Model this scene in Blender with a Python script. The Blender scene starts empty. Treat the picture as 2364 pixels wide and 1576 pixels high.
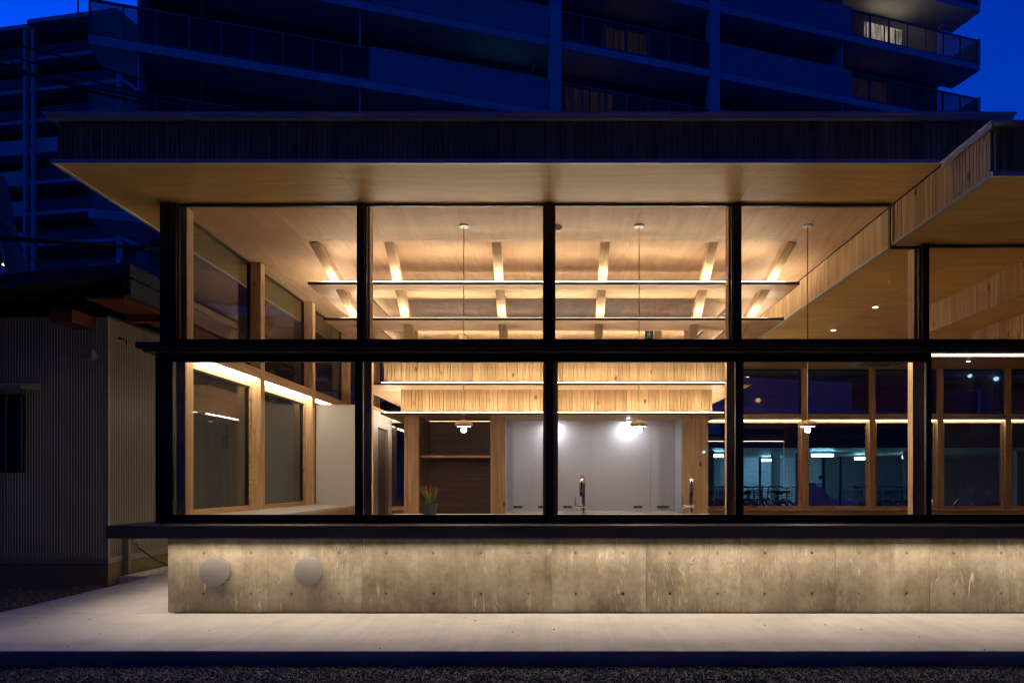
import bpy, bmesh, math, random
import numpy as np
from mathutils import Vector, Matrix
random.seed(7); rng = np.random.default_rng(7)
R = math.radians
scene = bpy.context.scene
C = scene.collection

# ------------------------------------------------------------------ camera
EYE = 1.24; CY = -6.644
cam_d = bpy.data.cameras.new("camera"); cam = bpy.data.objects.new("camera", cam_d); C.objects.link(cam)
cam.location = (0, CY, EYE); cam.rotation_euler = (R(90), 0, 0)
cam_d.sensor_width = 36; cam_d.lens = 24
cam_d.shift_x = -0.0383; cam_d.shift_y = 0.1369
cam_d.clip_start = 0.1; cam_d.clip_end = 2000
scene.camera = cam

# ------------------------------------------------------------------ dusk sky
world = bpy.data.worlds.new("World"); scene.world = world; world.use_nodes = True
wn = world.node_tree; bg = wn.nodes["Background"]
sky = wn.nodes.new("ShaderNodeTexSky"); sky.sky_type = 'NISHITA'; sky.sun_disc = False
sky.sun_elevation = R(-3.6); sky.sun_rotation = R(-38); sky.air_density = 1.0; sky.dust_density = 0.3; sky.ozone_density = 4.0
wb = wn.nodes.new("ShaderNodeMix"); wb.data_type = 'RGBA'; wb.blend_type = 'MULTIPLY'
wb.inputs[0].default_value = 1.0
wb.inputs[7].default_value = (0.004, 0.44, 1.18, 1)      # camera white balance set for the lamps
wn.links.new(sky.outputs[0], wb.inputs[6]); wn.links.new(wb.outputs[2], bg.inputs[0])
bg.inputs[1].default_value = 0.15

# ------------------------------------------------------------------ exposure
scene.view_settings.view_transform = 'Standard'; scene.view_settings.look = 'None'
scene.view_settings.gamma = 1.0; scene.view_settings.exposure = 6.0     # a long exposure at dusk; lamp strengths below are given for it
LAMP = 1/64
scene.view_settings.use_curve_mapping = False
scene.render.engine = 'CYCLES'
scene.cycles.use_denoising = True
scene.cycles.max_bounces = 10; scene.cycles.diffuse_bounces = 5; scene.cycles.glossy_bounces = 5
scene.cycles.transparent_max_bounces = 24; scene.cycles.sample_clamp_indirect = 4.0*LAMP
scene.cycles.pixel_filter_type = 'BLACKMAN_HARRIS'; scene.cycles.filter_width = 1.15
scene.cycles.light_threshold = 0.0; scene.cycles.adaptive_threshold = 0.0006
scene.cycles.caustics_reflective = False; scene.cycles.caustics_refractive = False

# ================================================================== helpers
WL = {}
def d2y(d): return d + CY

def link(o, parent=None, loc=(0, 0, 0)):
    C.objects.link(o); loc = Vector(loc)
    if parent is not None:
        o.parent = parent; o.location = loc - WL[parent.name]
    else:
        o.location = loc
    WL[o.name] = loc
    return o

def tag(o, label, cat=None, group=None, kind=None):
    if label: o["label"] = label
    if cat: o["category"] = cat
    if group: o["group"] = group
    if kind: o["kind"] = kind
    return o

def thing(name, label, cat, loc=(0, 0, 0), group=None, local=False, rotz=0):
    o = bpy.data.objects.new(name, None); o.empty_display_size = 0.1
    C.objects.link(o); o.location = loc; o.rotation_euler = (0, 0, rotz)
    WL[o.name] = Vector((0, 0, 0)) if local else Vector(loc)
    return tag(o, label, cat, group)

class MB:
    """collects geometry for ONE mesh"""
    def __init__(s): s.v = []; s.f = []; s.m = []
    def add(s, vs, fs, mi=0):
        b = len(s.v); s.v += [tuple(v) for v in vs]
        s.f += [tuple(b + i for i in f) for f in fs]; s.m += [mi] * len(fs)
    def box(s, x0, x1, y0, y1, z0, z1, mi=0, c=0.0):
        if c <= 0:
            s.add([(x0,y0,z0),(x1,y0,z0),(x1,y1,z0),(x0,y1,z0),(x0,y0,z1),(x1,y0,z1),(x1,y1,z1),(x0,y1,z1)],
                  [(0,3,2,1),(4,5,6,7),(0,1,5,4),(1,2,6,5),(2,3,7,6),(3,0,4,7)], mi)
        else:
            bm = bmesh.new(); bmesh.ops.create_cube(bm, size=1)
            for v in bm.verts:
                v.co = Vector(((x0+x1)/2 + v.co.x*(x1-x0), (y0+y1)/2 + v.co.y*(y1-y0), (z0+z1)/2 + v.co.z*(z1-z0)))
            bmesh.ops.bevel(bm, geom=bm.edges[:], offset=c, segments=1, affect='EDGES')
            bm.verts.index_update()
            s.add([v.co for v in bm.verts], [[v.index for v in f.verts] for f in bm.faces], mi); bm.free()
    def tube(s, pts, r, n=8, mi=0, cap=True):
        pts = [Vector(p) for p in pts]
        rs = r if isinstance(r, (list, tuple)) else [r]*len(pts)
        rings = []; up = None
        for i, p in enumerate(pts):
            t = (pts[min(i+1, len(pts)-1)] - pts[max(i-1, 0)]).normalized()
            if up is None:
                up = Vector((0,0,1)) if abs(t.z) < .9 else Vector((1,0,0))
            a = t.cross(up).normalized(); up = a.cross(t).normalized()
            rings.append([p + (a*math.cos(2*math.pi*k/n) + up*math.sin(2*math.pi*k/n))*rs[i] for k in range(n)])
        vs = [v for r_ in rings for v in r_]; fs = []
        for i in range(len(pts)-1):
            for k in range(n):
                fs.append((i*n+k, i*n+(k+1)%n, (i+1)*n+(k+1)%n, (i+1)*n+k))
        if cap:
            fs.append(tuple(range(n))); fs.append(tuple((len(pts)-1)*n+k for k in range(n)))
        s.add(vs, fs, mi)
    def lathe(s, prof, c=(0,0,0), n=24, mi=0, axis='z'):
        vs = []; fs = []; c = Vector(c)
        for (r, h) in prof:
            for k in range(n):
                a = 2*math.pi*k/n
                if axis == 'z': p = Vector((r*math.cos(a), r*math.sin(a), h))
                else: p = Vector((r*math.cos(a), h, r*math.sin(a)))
                vs.append(c + p)
        for i in range(len(prof)-1):
            for k in range(n):
                fs.append((i*n+k, i*n+(k+1)%n, (i+1)*n+(k+1)%n, (i+1)*n+k))
        fs.append(tuple(range(n))); fs.append(tuple((len(prof)-1)*n+k for k in range(n)))
        s.add(vs, fs, mi)
    def build(s, name, mats, parent=None, loc=(0,0,0), smooth=False):
        me = bpy.data.meshes.new(name); me.from_pydata(s.v, [], s.f)
        if not isinstance(mats, (list, tuple)): mats = [mats]
        for m in mats: me.materials.append(m)
        if len(mats) > 1: me.polygons.foreach_set("material_index", s.m)
        bm = bmesh.new(); bm.from_mesh(me); bmesh.ops.recalc_face_normals(bm, faces=bm.faces); bm.to_mesh(me); bm.free()
        if smooth:
            me.polygons.foreach_set("use_smooth", [True]*len(me.polygons))
            try: me.set_sharp_from_angle(angle=R(40))
            except Exception: pass
        me.update()
        return link(bpy.data.objects.new(name, me), parent, loc)

_cache = {}
def box(name, x0, x1, y0, y1, z0, z1, m, parent=None, c=0.0):
    """one box object, mesh centred on its own origin, shared between alike pieces"""
    dx, dy, dz = x1-x0, y1-y0, z1-z0
    key = (round(dx,4), round(dy,4), round(dz,4), m.name, c)
    if key not in _cache:
        b = MB(); b.box(-dx/2, dx/2, -dy/2, dy/2, -dz/2, dz/2, 0, c)
        me = bpy.data.meshes.new(name); me.from_pydata(b.v, [], b.f); me.materials.append(m); me.update()
        _cache[key] = me
    return link(bpy.data.objects.new(name, _cache[key]), parent, ((x0+x1)/2, (y0+y1)/2, (z0+z1)/2))

def beam(name, p0, p1, w, h, m, parent=None, upv=(0,0,1)):
    """squared timber between two points; local z runs along the grain"""
    p0, p1 = Vector(p0), Vector(p1); L = (p1-p0).length; mid = (p0+p1)/2
    b = MB(); b.box(-w/2, w/2, -h/2, h/2, -L/2, L/2, 0, 0.004)
    o = b.build(name, m, parent, mid)
    z = (p1-p0).normalized(); x = Vector(upv).cross(z)
    if x.length < 1e-4: x = Vector((1,0,0))
    x.normalize(); y = z.cross(x)
    o.rotation_euler = Matrix((x, y, z)).transposed().to_euler()
    return o

# ================================================================== materials
class NT:
    def __init__(s, name):
        s.m = bpy.data.materials.new(name); s.m.use_nodes = True
        s.t = s.m.node_tree; s.b = s.t.nodes["Principled BSDF"]; s.out = s.t.nodes["Material Output"]
    def n(s, typ, **kw):
        nd = s.t.nodes.new(typ)
        for k, v in kw.items(): setattr(nd, k, v)
        return nd
    def l(s, a, b): s.t.links.new(a, b)
    def setv(s, sock, v):
        if isinstance(v, bpy.types.NodeSocket): s.l(v, sock)
        else: sock.default_value = v
    def math(s, op, a, b=0.0, clamp=False):
        nd = s.n("ShaderNodeMath", operation=op, use_clamp=clamp); s.setv(nd.inputs[0], a); s.setv(nd.inputs[1], b); return nd.outputs[0]
    def coords(s, scale=(1,1,1), rnd=True, kind="Object"):
        tc = s.n("ShaderNodeTexCoord"); v = tc.outputs[kind]
        if rnd:
            oi = s.n("ShaderNodeObjectInfo"); cx = s.n("ShaderNodeCombineXYZ")
            for i, k in enumerate((37.0, 91.0, 53.0)): s.l(s.math('MULTIPLY', oi.outputs["Random"], k), cx.inputs[i])
            va = s.n("ShaderNodeVectorMath", operation='ADD'); s.l(v, va.inputs[0]); s.l(cx.outputs[0], va.inputs[1]); v = va.outputs[0]
        mp = s.n("ShaderNodeMapping"); mp.inputs["Scale"].default_value = scale; s.l(v, mp.inputs["Vector"])
        return mp.outputs[0]
    def noise(s, vec, scale, detail=4, rough=0.55, dist=0.0):
        nd = s.n("ShaderNodeTexNoise"); s.l(vec, nd.inputs["Vector"])
        nd.inputs["Scale"].default_value = scale; nd.inputs["Detail"].default_value = detail
        nd.inputs["Roughness"].default_value = rough; nd.inputs["Distortion"].default_value = dist
        return nd.outputs["Fac"]
    def ramp(s, fac, stops, interp='LINEAR'):
        nd = s.n("ShaderNodeValToRGB"); nd.color_ramp.interpolation = interp
        e = nd.color_ramp.elements
        while len(e) < len(stops): e.new(0.5)
        for el, (p, c) in zip(e, stops):
            el.position = p; el.color = (c if isinstance(c, tuple) else (c, c, c)) + (1,) if not (isinstance(c, tuple) and len(c) == 4) else c
        s.l(fac, nd.inputs[0]); return nd.outputs[0]
    def mix(s, fac, a, b, blend='MIX'):
        nd = s.n("ShaderNodeMix", data_type='RGBA', blend_type=blend)
        s.setv(nd.inputs[0], fac)
        for sock, v in ((nd.inputs[6], a), (nd.inputs[7], b)):
            if isinstance(v, tuple) and len(v) == 3: v = v + (1,)
            s.setv(sock, v)
        return nd.outputs[2]
    def col(s, c):
        if isinstance(c, tuple): s.b.inputs["Base Color"].default_value = c + (1,)
        else: s.l(c, s.b.inputs["Base Color"])
    def bump(s, h, strength=0.3, dist=0.01):
        nd = s.n("ShaderNodeBump"); nd.inputs["Strength"].default_value = strength; nd.inputs["Distance"].default_value = dist
        s.l(h, nd.inputs["Height"]); s.l(nd.outputs[0], s.b.inputs["Normal"])
    def rnd_tint(s, colr, lo=0.8, hi=1.15):
        oi = s.n("ShaderNodeObjectInfo"); f = s.math('ADD', s.math('MULTIPLY', oi.outputs["Random"], hi-lo), lo)
        cx = s.n("ShaderNodeCombineXYZ")
        for i in range(3): s.l(f, cx.inputs[i])
        return s.mix(1.0, colr, cx.outputs[0], 'MULTIPLY')

def plain(name, c, rough=0.6, metal=0.0, var=0.12, vs=6.0):
    t = NT(name); f = t.noise(t.coords((1,1,1)), vs, 5)
    a = tuple(x*(1-var) for x in c); b = tuple(min(1, x*(1+var)) for x in c)
    t.col(t.ramp(f, [(0.3, a), (0.7, b)]))
    t.b.inputs["Metallic"].default_value = metal
    t.l(t.ramp(t.noise(t.coords((1,1,1)), vs*2.3, 3), [(0.3, max(0, rough-.08)), (0.7, min(1, rough+.08))]), t.b.inputs["Roughness"])
    return t.m

def wood(name, dark, light, axis='z', rough=0.55, knots=0.0, tint=(0.85, 1.12), fine=1.0):
    t = NT(name)
    def sc(a, b):
        return {'z': (a, a, b), 'x': (b, a, a), 'y': (a, b, a)}[axis]
    big = t.noise(t.coords(sc(9*fine, 0.55)), 1.0, 3, 0.5, 0.6)
    wv = t.n("ShaderNodeMath", operation='PINGPONG'); t.l(t.math('MULTIPLY', big, 8.0), wv.inputs[0]); wv.inputs[1].default_value = 1.0
    fin = t.noise(t.coords(sc(48*fine, 1.6)), 1.0, 4, 0.55)
    f = t.math('ADD', t.math('MULTIPLY', wv.outputs[0], 0.36), t.math('MULTIPLY', fin, 0.50))
    c = t.ramp(f, [(0.12, dark), (0.62, light)])
    if knots > 0:
        vo = t.n("ShaderNodeTexVoronoi"); t.l(t.coords(sc(5.5, 3.2)), vo.inputs["Vector"]); vo.inputs["Scale"].default_value = 1.0
        k = t.ramp(vo.outputs["Distance"], [(0.0, 1.0), (0.085, 0.8), (0.15, 0.0)])
        kd = t.noise(t.coords(sc(3, 3)), 1.0, 1)
        k = t.math('MULTIPLY', k, t.ramp(kd, [(0.40, 0.0), (0.50, 1.0)]))
        c = t.mix(t.math('MULTIPLY', k, knots), c, tuple(x*0.22 for x in dark))
    c = t.rnd_tint(c, *tint)
    t.col(c); t.b.inputs["Roughness"].default_value = rough
    t.bump(f, 0.12, 0.003)
    return t.m

def emit(name, c, strength):
    t = NT(name); e = t.n("ShaderNodeEmission"); e.inputs[0].default_value = c + (1,); e.inputs[1].default_value = strength*LAMP
    t.l(e.outputs[0], t.out.inputs[0]); return t.m

M = {}
M['cedar'] = wood('cedar', (0.40, 0.235, 0.10), (0.64, 0.43, 0.22), 'z', 0.55, 1.0, (0.80, 1.12))
M['timber'] = wood('timber', (0.44, 0.26, 0.12), (0.68, 0.46, 0.25), 'z', 0.5, 0.5, (0.9, 1.08), 0.8)
M['timber_y'] = wood('timber_along', (0.44, 0.26, 0.12), (0.68, 0.46, 0.25), 'y', 0.5, 0.5, (0.9, 1.08), 0.8)
M['timber_x'] = wood('timber_across', (0.44, 0.26, 0.12), (0.68, 0.46, 0.25), 'x', 0.5, 0.5, (0.9, 1.08), 0.8)
M['ply'] = wood('ceiling_plywood', (0.42, 0.255, 0.135), (0.54, 0.345, 0.195), 'y', 0.62, 0.0, (0.93, 1.05), 0.5)
M['ply_x'] = wood('soffit_plywood', (0.53, 0.315, 0.085), (0.71, 0.43, 0.13), 'x', 0.45, 0.0, (0.93, 1.05), 0.5)
M['shelf'] = wood('shelf_plywood', (0.46, 0.29, 0.16), (0.60, 0.41, 0.24), 'x', 0.5, 0.0, (0.95, 1.05), 0.5)
M['floor'] = wood('floor_boards', (0.42, 0.29, 0.17), (0.55, 0.39, 0.24), 'y', 0.5, 0.0)
M['niche'] = wood('dark_veneer', (0.15, 0.10, 0.07), (0.23, 0.155, 0.11), 'x', 0.5, 0.0)
M['frame'] = plain('dark_bronze_frame', (0.032, 0.022, 0.018), 0.38, 0.2, 0.1)
M['edge_shade'] = plain('edge_shade_brown', (0.10, 0.065, 0.045), 0.5, 0.2, 0.05)  # dark brown carrying the shade of the shelves' unlit front edges
M['sill'] = plain('charcoal_sill', (0.065, 0.058, 0.062), 0.45, 0.2, 0.06)
M['trim'] = plain('galvanised_trim', (0.72, 0.72, 0.73), 0.45, 0.3, 0.04)
M['graytrim'] = plain('pale_grey_trim', (0.42, 0.40, 0.38), 0.5, 0.2, 0.08)
M['roof'] = plain('roof_metal', (0.04, 0.04, 0.045), 0.45, 0.4)
M['white'] = plain('white_board', (0.66, 0.64, 0.62), 0.55, 0.0, 0.03, 3)
M['steel'] = plain('brushed_steel_panel', (0.64, 0.63, 0.69), 0.36, 0.25, 0.02, 1); M['steel'].node_tree.links.remove(M['steel'].node_tree.nodes['Principled BSDF'].inputs['Roughness'].links[0]); M['steel'].node_tree.nodes['Principled BSDF'].inputs['Roughness'].default_value = 0.36
M['chrome'] = plain('chrome', (0.75, 0.75, 0.76), 0.07, 1.0, 0.02)
M['ventgrey'] = plain('vent_grey_paint', (0.23, 0.213, 0.215), 0.45, 0.15, 0.05)
M['black'] = plain('black_plastic', (0.012, 0.012, 0.013), 0.45)
M['plate'] = plain('socket_plate', (0.14, 0.13, 0.13), 0.45)
M['pot'] = plain('dark_pot', (0.035, 0.034, 0.036), 0.75)
M['soil'] = plain('soil', (0.03, 0.02, 0.012), 0.95)
M['stone'] = plain('pale_countertop', (0.62, 0.58, 0.53), 0.4, 0.0, 0.05, 9)
M['ductwhite'] = plain('white_plastic', (0.62, 0.62, 0.61), 0.4)
M['grille'] = plain('dark_slot', (0.03, 0.03, 0.03), 0.6)
M['cord'] = plain('yellow_cord', (0.46, 0.30, 0.05), 0.6, 0, 0.25, 80)
M['signblue'] = plain('sign_dark_green', (0.015, 0.10, 0.12), 0.3)
M['signwhite'] = plain('sign_white', (0.65, 0.70, 0.70), 0.3)
M['red'] = plain('dull_red_panel', (0.30, 0.05, 0.035), 0.6)

def glass_mat(name, tintc=(0.95, 0.97, 0.96), r0=0.045, rough=0.0):
    t = NT(name); lw = t.n("ShaderNodeLayerWeight"); lw.inputs[0].default_value = 0.5
    p = t.math('POWER', lw.outputs["Facing"], 5.0)
    f = t.math('ADD', t.math('MULTIPLY', p, 1-r0), r0, True)
    tr = t.n("ShaderNodeBsdfTransparent"); tr.inputs[0].default_value = tintc + (1,)
    gl = t.n("ShaderNodeBsdfGlossy"); gl.inputs["Roughness"].default_value = rough
    mx = t.n("ShaderNodeMixShader"); t.l(f, mx.inputs[0]); t.l(tr.outputs[0], mx.inputs[1]); t.l(gl.outputs[0], mx.inputs[2])
    t.l(mx.outputs[0], t.out.inputs[0]); return t.m
M['glass'] = glass_mat('window_glass', (0.95, 0.97, 0.96), 0.035); M['glass2'] = glass_mat('double_glazing', (0.86, 0.90, 0.87), 0.10)

def frosted_mat():
    t = NT('frosted_panel'); tr = t.n("ShaderNodeBsdfTransparent"); tr.inputs[0].default_value = (0.75, 0.75, 0.78, 1)
    tl = t.n("ShaderNodeBsdfTranslucent"); tl.inputs[0].default_value = (0.42, 0.42, 0.44, 1)
    df = t.n("ShaderNodeBsdfPrincipled"); df.inputs["Base Color"].default_value = (0.10, 0.10, 0.115, 1); df.inputs["Roughness"].default_value = 0.25
    m1 = t.n("ShaderNodeMixShader"); m1.inputs[0].default_value = 0.3
    t.l(tr.outputs[0], m1.inputs[1]); t.l(tl.outputs[0], m1.inputs[2])
    m2 = t.n("ShaderNodeMixShader"); m2.inputs[0].default_value = 0.22
    t.l(m1.outputs[0], m2.inputs[1]); t.l(df.outputs[0], m2.inputs[2]); t.l(m2.outputs[0], t.out.inputs[0]); return t.m
M['frost'] = frosted_mat()

def concrete_wall_mat():
    t = NT('fair_faced_concrete')
    v = t.coords((1,1,1))
    base = t.noise(v, 1.7, 7, 0.66)
    c = t.ramp(base, [(0.30, (0.135, 0.108, 0.076)), (0.45, (0.225, 0.188, 0.140)), (0.58, (0.285, 0.246, 0.190)), (0.72, (0.37, 0.33, 0.265))])
    mott = t.noise(v, 14.0, 5, 0.7)
    c = t.mix(0.7, c, t.ramp(mott, [(0.32, 0.72), (0.5, 1.0), (0.7, 1.22)]), 'MULTIPLY')
    st = t.noise(t.coords((7, 7, 0.7)), 1.0, 6, 0.62, 0.5)     # soft vertical bleeding
    c = t.mix(0.6, c, t.ramp(st, [(0.34, 0.68), (0.5, 1.0), (0.68, 1.25)]), 'MULTIPLY')
    g = t.noise(t.coords((5.0, 5.0, 1.3)), 1.0, 3, 0.5, 1.0)  # cathedral grain printed by the form plywood
    pp = t.n("ShaderNodeMath", operation='PINGPONG'); t.l(t.math('MULTIPLY', g, 22.0), pp.inputs[0]); pp.inputs[1].default_value = 1.0
    lines = t.ramp(pp.outputs[0], [(0.0, 0.0), (0.60, 0.0), (0.92, 1.0)])
    patch = t.ramp(t.noise(t.coords((2.1, 2.1, 1.4)), 1.0, 5, 0.65), [(0.48, 0.0), (0.62, 1.0)])
    spots = t.ramp(t.noise(t.coords((26, 26, 7)), 1.0, 4, 0.65), [(0.40, 0.0), (0.60, 1.0)])
    m = t.math('MULTIPLY', t.math('MULTIPLY', lines, patch), spots)
    c = t.mix(t.math('MULTIPLY', m, 0.5), c, (0.56, 0.51, 0.43))
    drip = t.math('MULTIPLY', t.ramp(t.noise(t.coords((16, 16, 2.2)), 1.0, 4, 0.6, 0.8), [(0.62, 0.0), (0.70, 1.0)]), t.ramp(t.noise(t.coords((1.3, 1.3, 1.0)), 1.0, 3), [(0.50, 0.0), (0.62, 1.0)]))
    c = t.mix(t.math('MULTIPLY', drip, 0.65), c, (0.62, 0.57, 0.48))
    vo = t.n("ShaderNodeTexVoronoi"); t.l(v, vo.inputs["Vector"]); vo.inputs["Scale"].default_value = 24.0
    ph = t.math('MULTIPLY', t.ramp(vo.outputs["Distance"], [(0.0, 1.0), (0.10, 0.9), (0.16, 0.0)]), t.ramp(t.noise(v, 7.0, 2), [(0.5, 0.0), (0.60, 1.0)]))
    c = t.mix(t.math('MULTIPLY', ph, 0.8), c, (0.05, 0.04, 0.03))
    tcg = t.n("ShaderNodeNewGeometry"); big = t.noise(tcg.outputs["Position"], 0.9, 6, 0.6)
    c = t.mix(0.8, c, t.ramp(big, [(0.34, 0.66), (0.5, 1.0), (0.66, 1.28)]), 'MULTIPLY')
    c = t.rnd_tint(c, 0.91, 1.10)
    t.col(c)
    t.l(t.ramp(base, [(0.3, 0.5), (0.7, 0.8)]), t.b.inputs["Roughness"])
    h = t.math('SUBTRACT', t.math('ADD', t.math('MULTIPLY', lines, 0.25), t.math('MULTIPLY', mott, 0.5)), ph)
    t.bump(h, 0.3, 0.004)
    return t.m
M['concrete'] = concrete_wall_mat()
M['found'] = plain('foundation_render', (0.22, 0.17, 0.10), 0.85, 0, 0.15)

def slab_mat():
    t = NT('broomed_concrete'); v = t.coords((1,1,1), False)
    a = t.noise(v, 1.1, 6, 0.6)
    br = t.noise(t.coords((70, 1.6, 1), False), 1.0, 3, 0.6)
    br2 = t.noise(t.coords((9, 0.5, 1), False), 1.0, 4, 0.6, 0.5)
    c = t.ramp(a, [(0.3, (0.385, 0.368, 0.352)), (0.7, (0.485, 0.465, 0.445))])
    c = t.mix(0.35, c, t.ramp(br, [(0.3, 0.82), (0.7, 1.1)]), 'MULTIPLY')
    c = t.mix(0.35, c, t.ramp(br2, [(0.30, 0.75), (0.6, 1.05)]), 'MULTIPLY')
    vo = t.n("ShaderNodeTexVoronoi"); t.l(v, vo.inputs["Vector"]); vo.inputs["Scale"].default_value = 3.1
    c = t.mix(t.ramp(vo.outputs["Distance"], [(0.0, 0.8), (0.014, 0.8), (0.02, 0.0)]), c, (0.03, 0.028, 0.025))
    st = t.noise(t.coords((1.0, 1.6, 1), False), 1.6, 7, 0.68)
    c = t.mix(0.5, c, t.ramp(st, [(0.33, 0.74), (0.5, 1.0), (0.7, 1.1)]), 'MULTIPLY')
    t.col(c); t.b.inputs["Roughness"].default_value = 0.75
    t.bump(br, 0.35, 0.004); return t.m
M['slab'] = slab_mat()

def gravel_mat():
    t = NT('gravel_stone'); v = t.coords((1,1,1), False)
    vo = t.n("ShaderNodeTexVoronoi"); t.l(v, vo.inputs["Vector"]); vo.inputs["Scale"].default_value = 95.0
    bw = t.n("ShaderNodeSeparateColor"); t.l(vo.outputs["Color"], bw.inputs[0])
    c = t.ramp(bw.outputs[0], [(0.0, (0.03, 0.025, 0.02)), (0.6, (0.10, 0.085, 0.068)), (0.92, (0.22, 0.19, 0.15)), (1.0, (0.40, 0.37, 0.31))])
    t.col(c); t.b.inputs["Roughness"].default_value = 0.85
    t.bump(vo.outputs["Distance"], 0.8, 0.01); return t.m
M['gravel'] = gravel_mat()

# lamp materials -- white, a little warm
WARM = (1.0, 0.84, 0.66)
M['led_shelf'] = emit('shelf_led', WARM, 86)
M['led_beam'] = emit('beam_led', (1.0, 0.83, 0.62), 20)
M['led_low'] = emit('low_shelf_led', WARM, 62)
M['led_far'] = emit('far_beam_led', (1.0, 0.83, 0.62), 15)
M['led_front'] = emit('front_beam_led', (1.0, 0.84, 0.66), 20)
M['led_sill'] = emit('sill_led', (1.0, 0.82, 0.60), 36)
M['bulb'] = emit('pendant_bulb', (1.0, 0.88, 0.76), 420)
M['spot'] = emit('kitchen_spot', (0.97, 0.95, 1.0), 760)
M['down'] = emit('downlight_lens', (1.0, 0.84, 0.62), 95)
M['tube'] = emit('fluorescent_tube', (0.28, 0.64, 1.0), 66)
def curtain(name, c, st):
    t = NT(name); e = t.n("ShaderNodeEmission"); e.inputs[0].default_value = c + (1,)
    f = t.ramp(t.noise(t.coords((9, 1, 0.9)), 1.0, 3, 0.5), [(0.3, 0.25), (0.5, 0.7), (0.7, 1.5)])
    t.l(t.math('MULTIPLY', f, st*LAMP), e.inputs[1]); t.l(e.outputs[0], t.out.inputs[0]); return t.m
M['litwin'] = curtain('lit_room', (1.0, 0.82, 0.55), 1.9)
M['dimwin'] = curtain('dim_room', (1.0, 0.60, 0.32), 0.04)
M['cyan'] = emit('cool_room_light', (0.1, 0.5, 1.0), 0.08)
M['street'] = emit('street_lamp_light', (1.0, 0.85, 0.6), 30)
M['redneon'] = emit('red_sign_light', (1.0, 0.25, 0.25), 1.6)

# ================================================================== ground
g = MB(); g.add([(-300,-60,-0.1),(300,-60,-0.1),(300,400,-0.1),(-300,400,-0.1)], [(0,1,2,3)])
tag(g.build('ground', M['gravel']), 'dark gravel ground around the building', kind='structure')

def stones(n, xr, yr, rmin, rmax, keep=None):
    x = rng.uniform(*xr, n); y = rng.uniform(*yr, n)
    if keep is not None:
        k = keep(x, y); x = x[k]; y = y[k]; n = len(x)
    r = rng.uniform(rmin, rmax, n); z = -0.1 + r*rng.uniform(0.1, 0.8, n)
    base = np.array([(1,0,0),(0,1,0),(-1,0,0),(0,-1,0),(0,0,.8),(0,0,-.8)], float)
    a = rng.uniform(0, 6.28, n); ca, sa = np.cos(a), np.sin(a)
    P = base[None]*(r[:,None,None]*rng.uniform(.6, 1.25, (n,6,1)))
    tilt = rng.uniform(-.7, .7, (n,1)); P[:,:,2] += P[:,:,0]*tilt
    Q = P.copy(); Q[:,:,0] = P[:,:,0]*ca[:,None]-P[:,:,1]*sa[:,None]; Q[:,:,1] = P[:,:,0]*sa[:,None]+P[:,:,1]*ca[:,None]
    Q += np.stack([x,y,z],1)[:,None]
    F = np.array([(0,1,4),(1,2,4),(2,3,4),(3,0,4),(1,0,5),(2,1,5),(3,2,5),(0,3,5)])
    return Q.reshape(-1,3), (F[None]+np.arange(n)[:,None,None]*6).reshape(-1,3)
V1, F1 = stones(34000, (-5.6, 6.2), (-2.9, -1.66), 0.004, 0.013)
V2, F2 = stones(16000, (-8.6, -5.24), (-1.2, 3.6), 0.005, 0.016)
me = bpy.data.meshes.new('gravel')
me.from_pydata(np.vstack([V1, V2]).tolist(), [], np.vstack([F1, F2+len(V1)]).tolist()); me.materials.append(M['gravel']); me.update()
tag(link(bpy.data.objects.new('gravel', me)), 'loose dark gravel in front of and beside the pavement', 'gravel', kind='stuff')

pv = MB(); pv.box(-5.23, 12, -1.64, -0.20, -0.16, 0.0, 0, 0.006)
tag(pv.build('pavement', M['slab']), 'pale broomed concrete pavement along the front wall', kind='structure')
pv = MB(); pv.box(-5.23, -3.60, -0.197, 9.5, -0.16, 0.0, 0, 0.004)
tag(pv.build('side_path', M['slab']), 'pale concrete path running back beside the neighbouring house', kind='structure')

V3, F3 = stones(46, (-4.9, 5.2), (-1.6, -0.16), 0.003, 0.008); V4, F4 = stones(60, (-3.6, 5.2), (-0.19, -0.15), 0.003, 0.009)
V3 = np.vstack([V3, V4]); F3 = np.vstack([F3, F4+46*6]); V3[:, 2] += 0.1
me = bpy.data.meshes.new('grit'); me.from_pydata(V3.tolist(), [], F3.tolist()); me.materials.append(M['gravel']); me.update()
tag(link(bpy.data.objects.new('grit', me)), 'scattered grit on the pale pavement and along the wall foot', 'grit', kind='stuff')

# ================================================================== pavilion
PAV = thing('timber_pavilion', 'single-storey timber and glass pavilion with broad plywood eaves on a concrete base', 'building', (0, 3.5, 0))
GX = [-3.66, -1.84, -0.02, 1.80, 3.62, 5.44, 7.26]
ZC, ZR = 3.935, 3.54           # ceiling levels of the high and the low roof
XI = -3.57                     # inner face of the left posts
XS = 3.32                      # the step between the roofs
YB = 7.28                      # far wall

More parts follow.
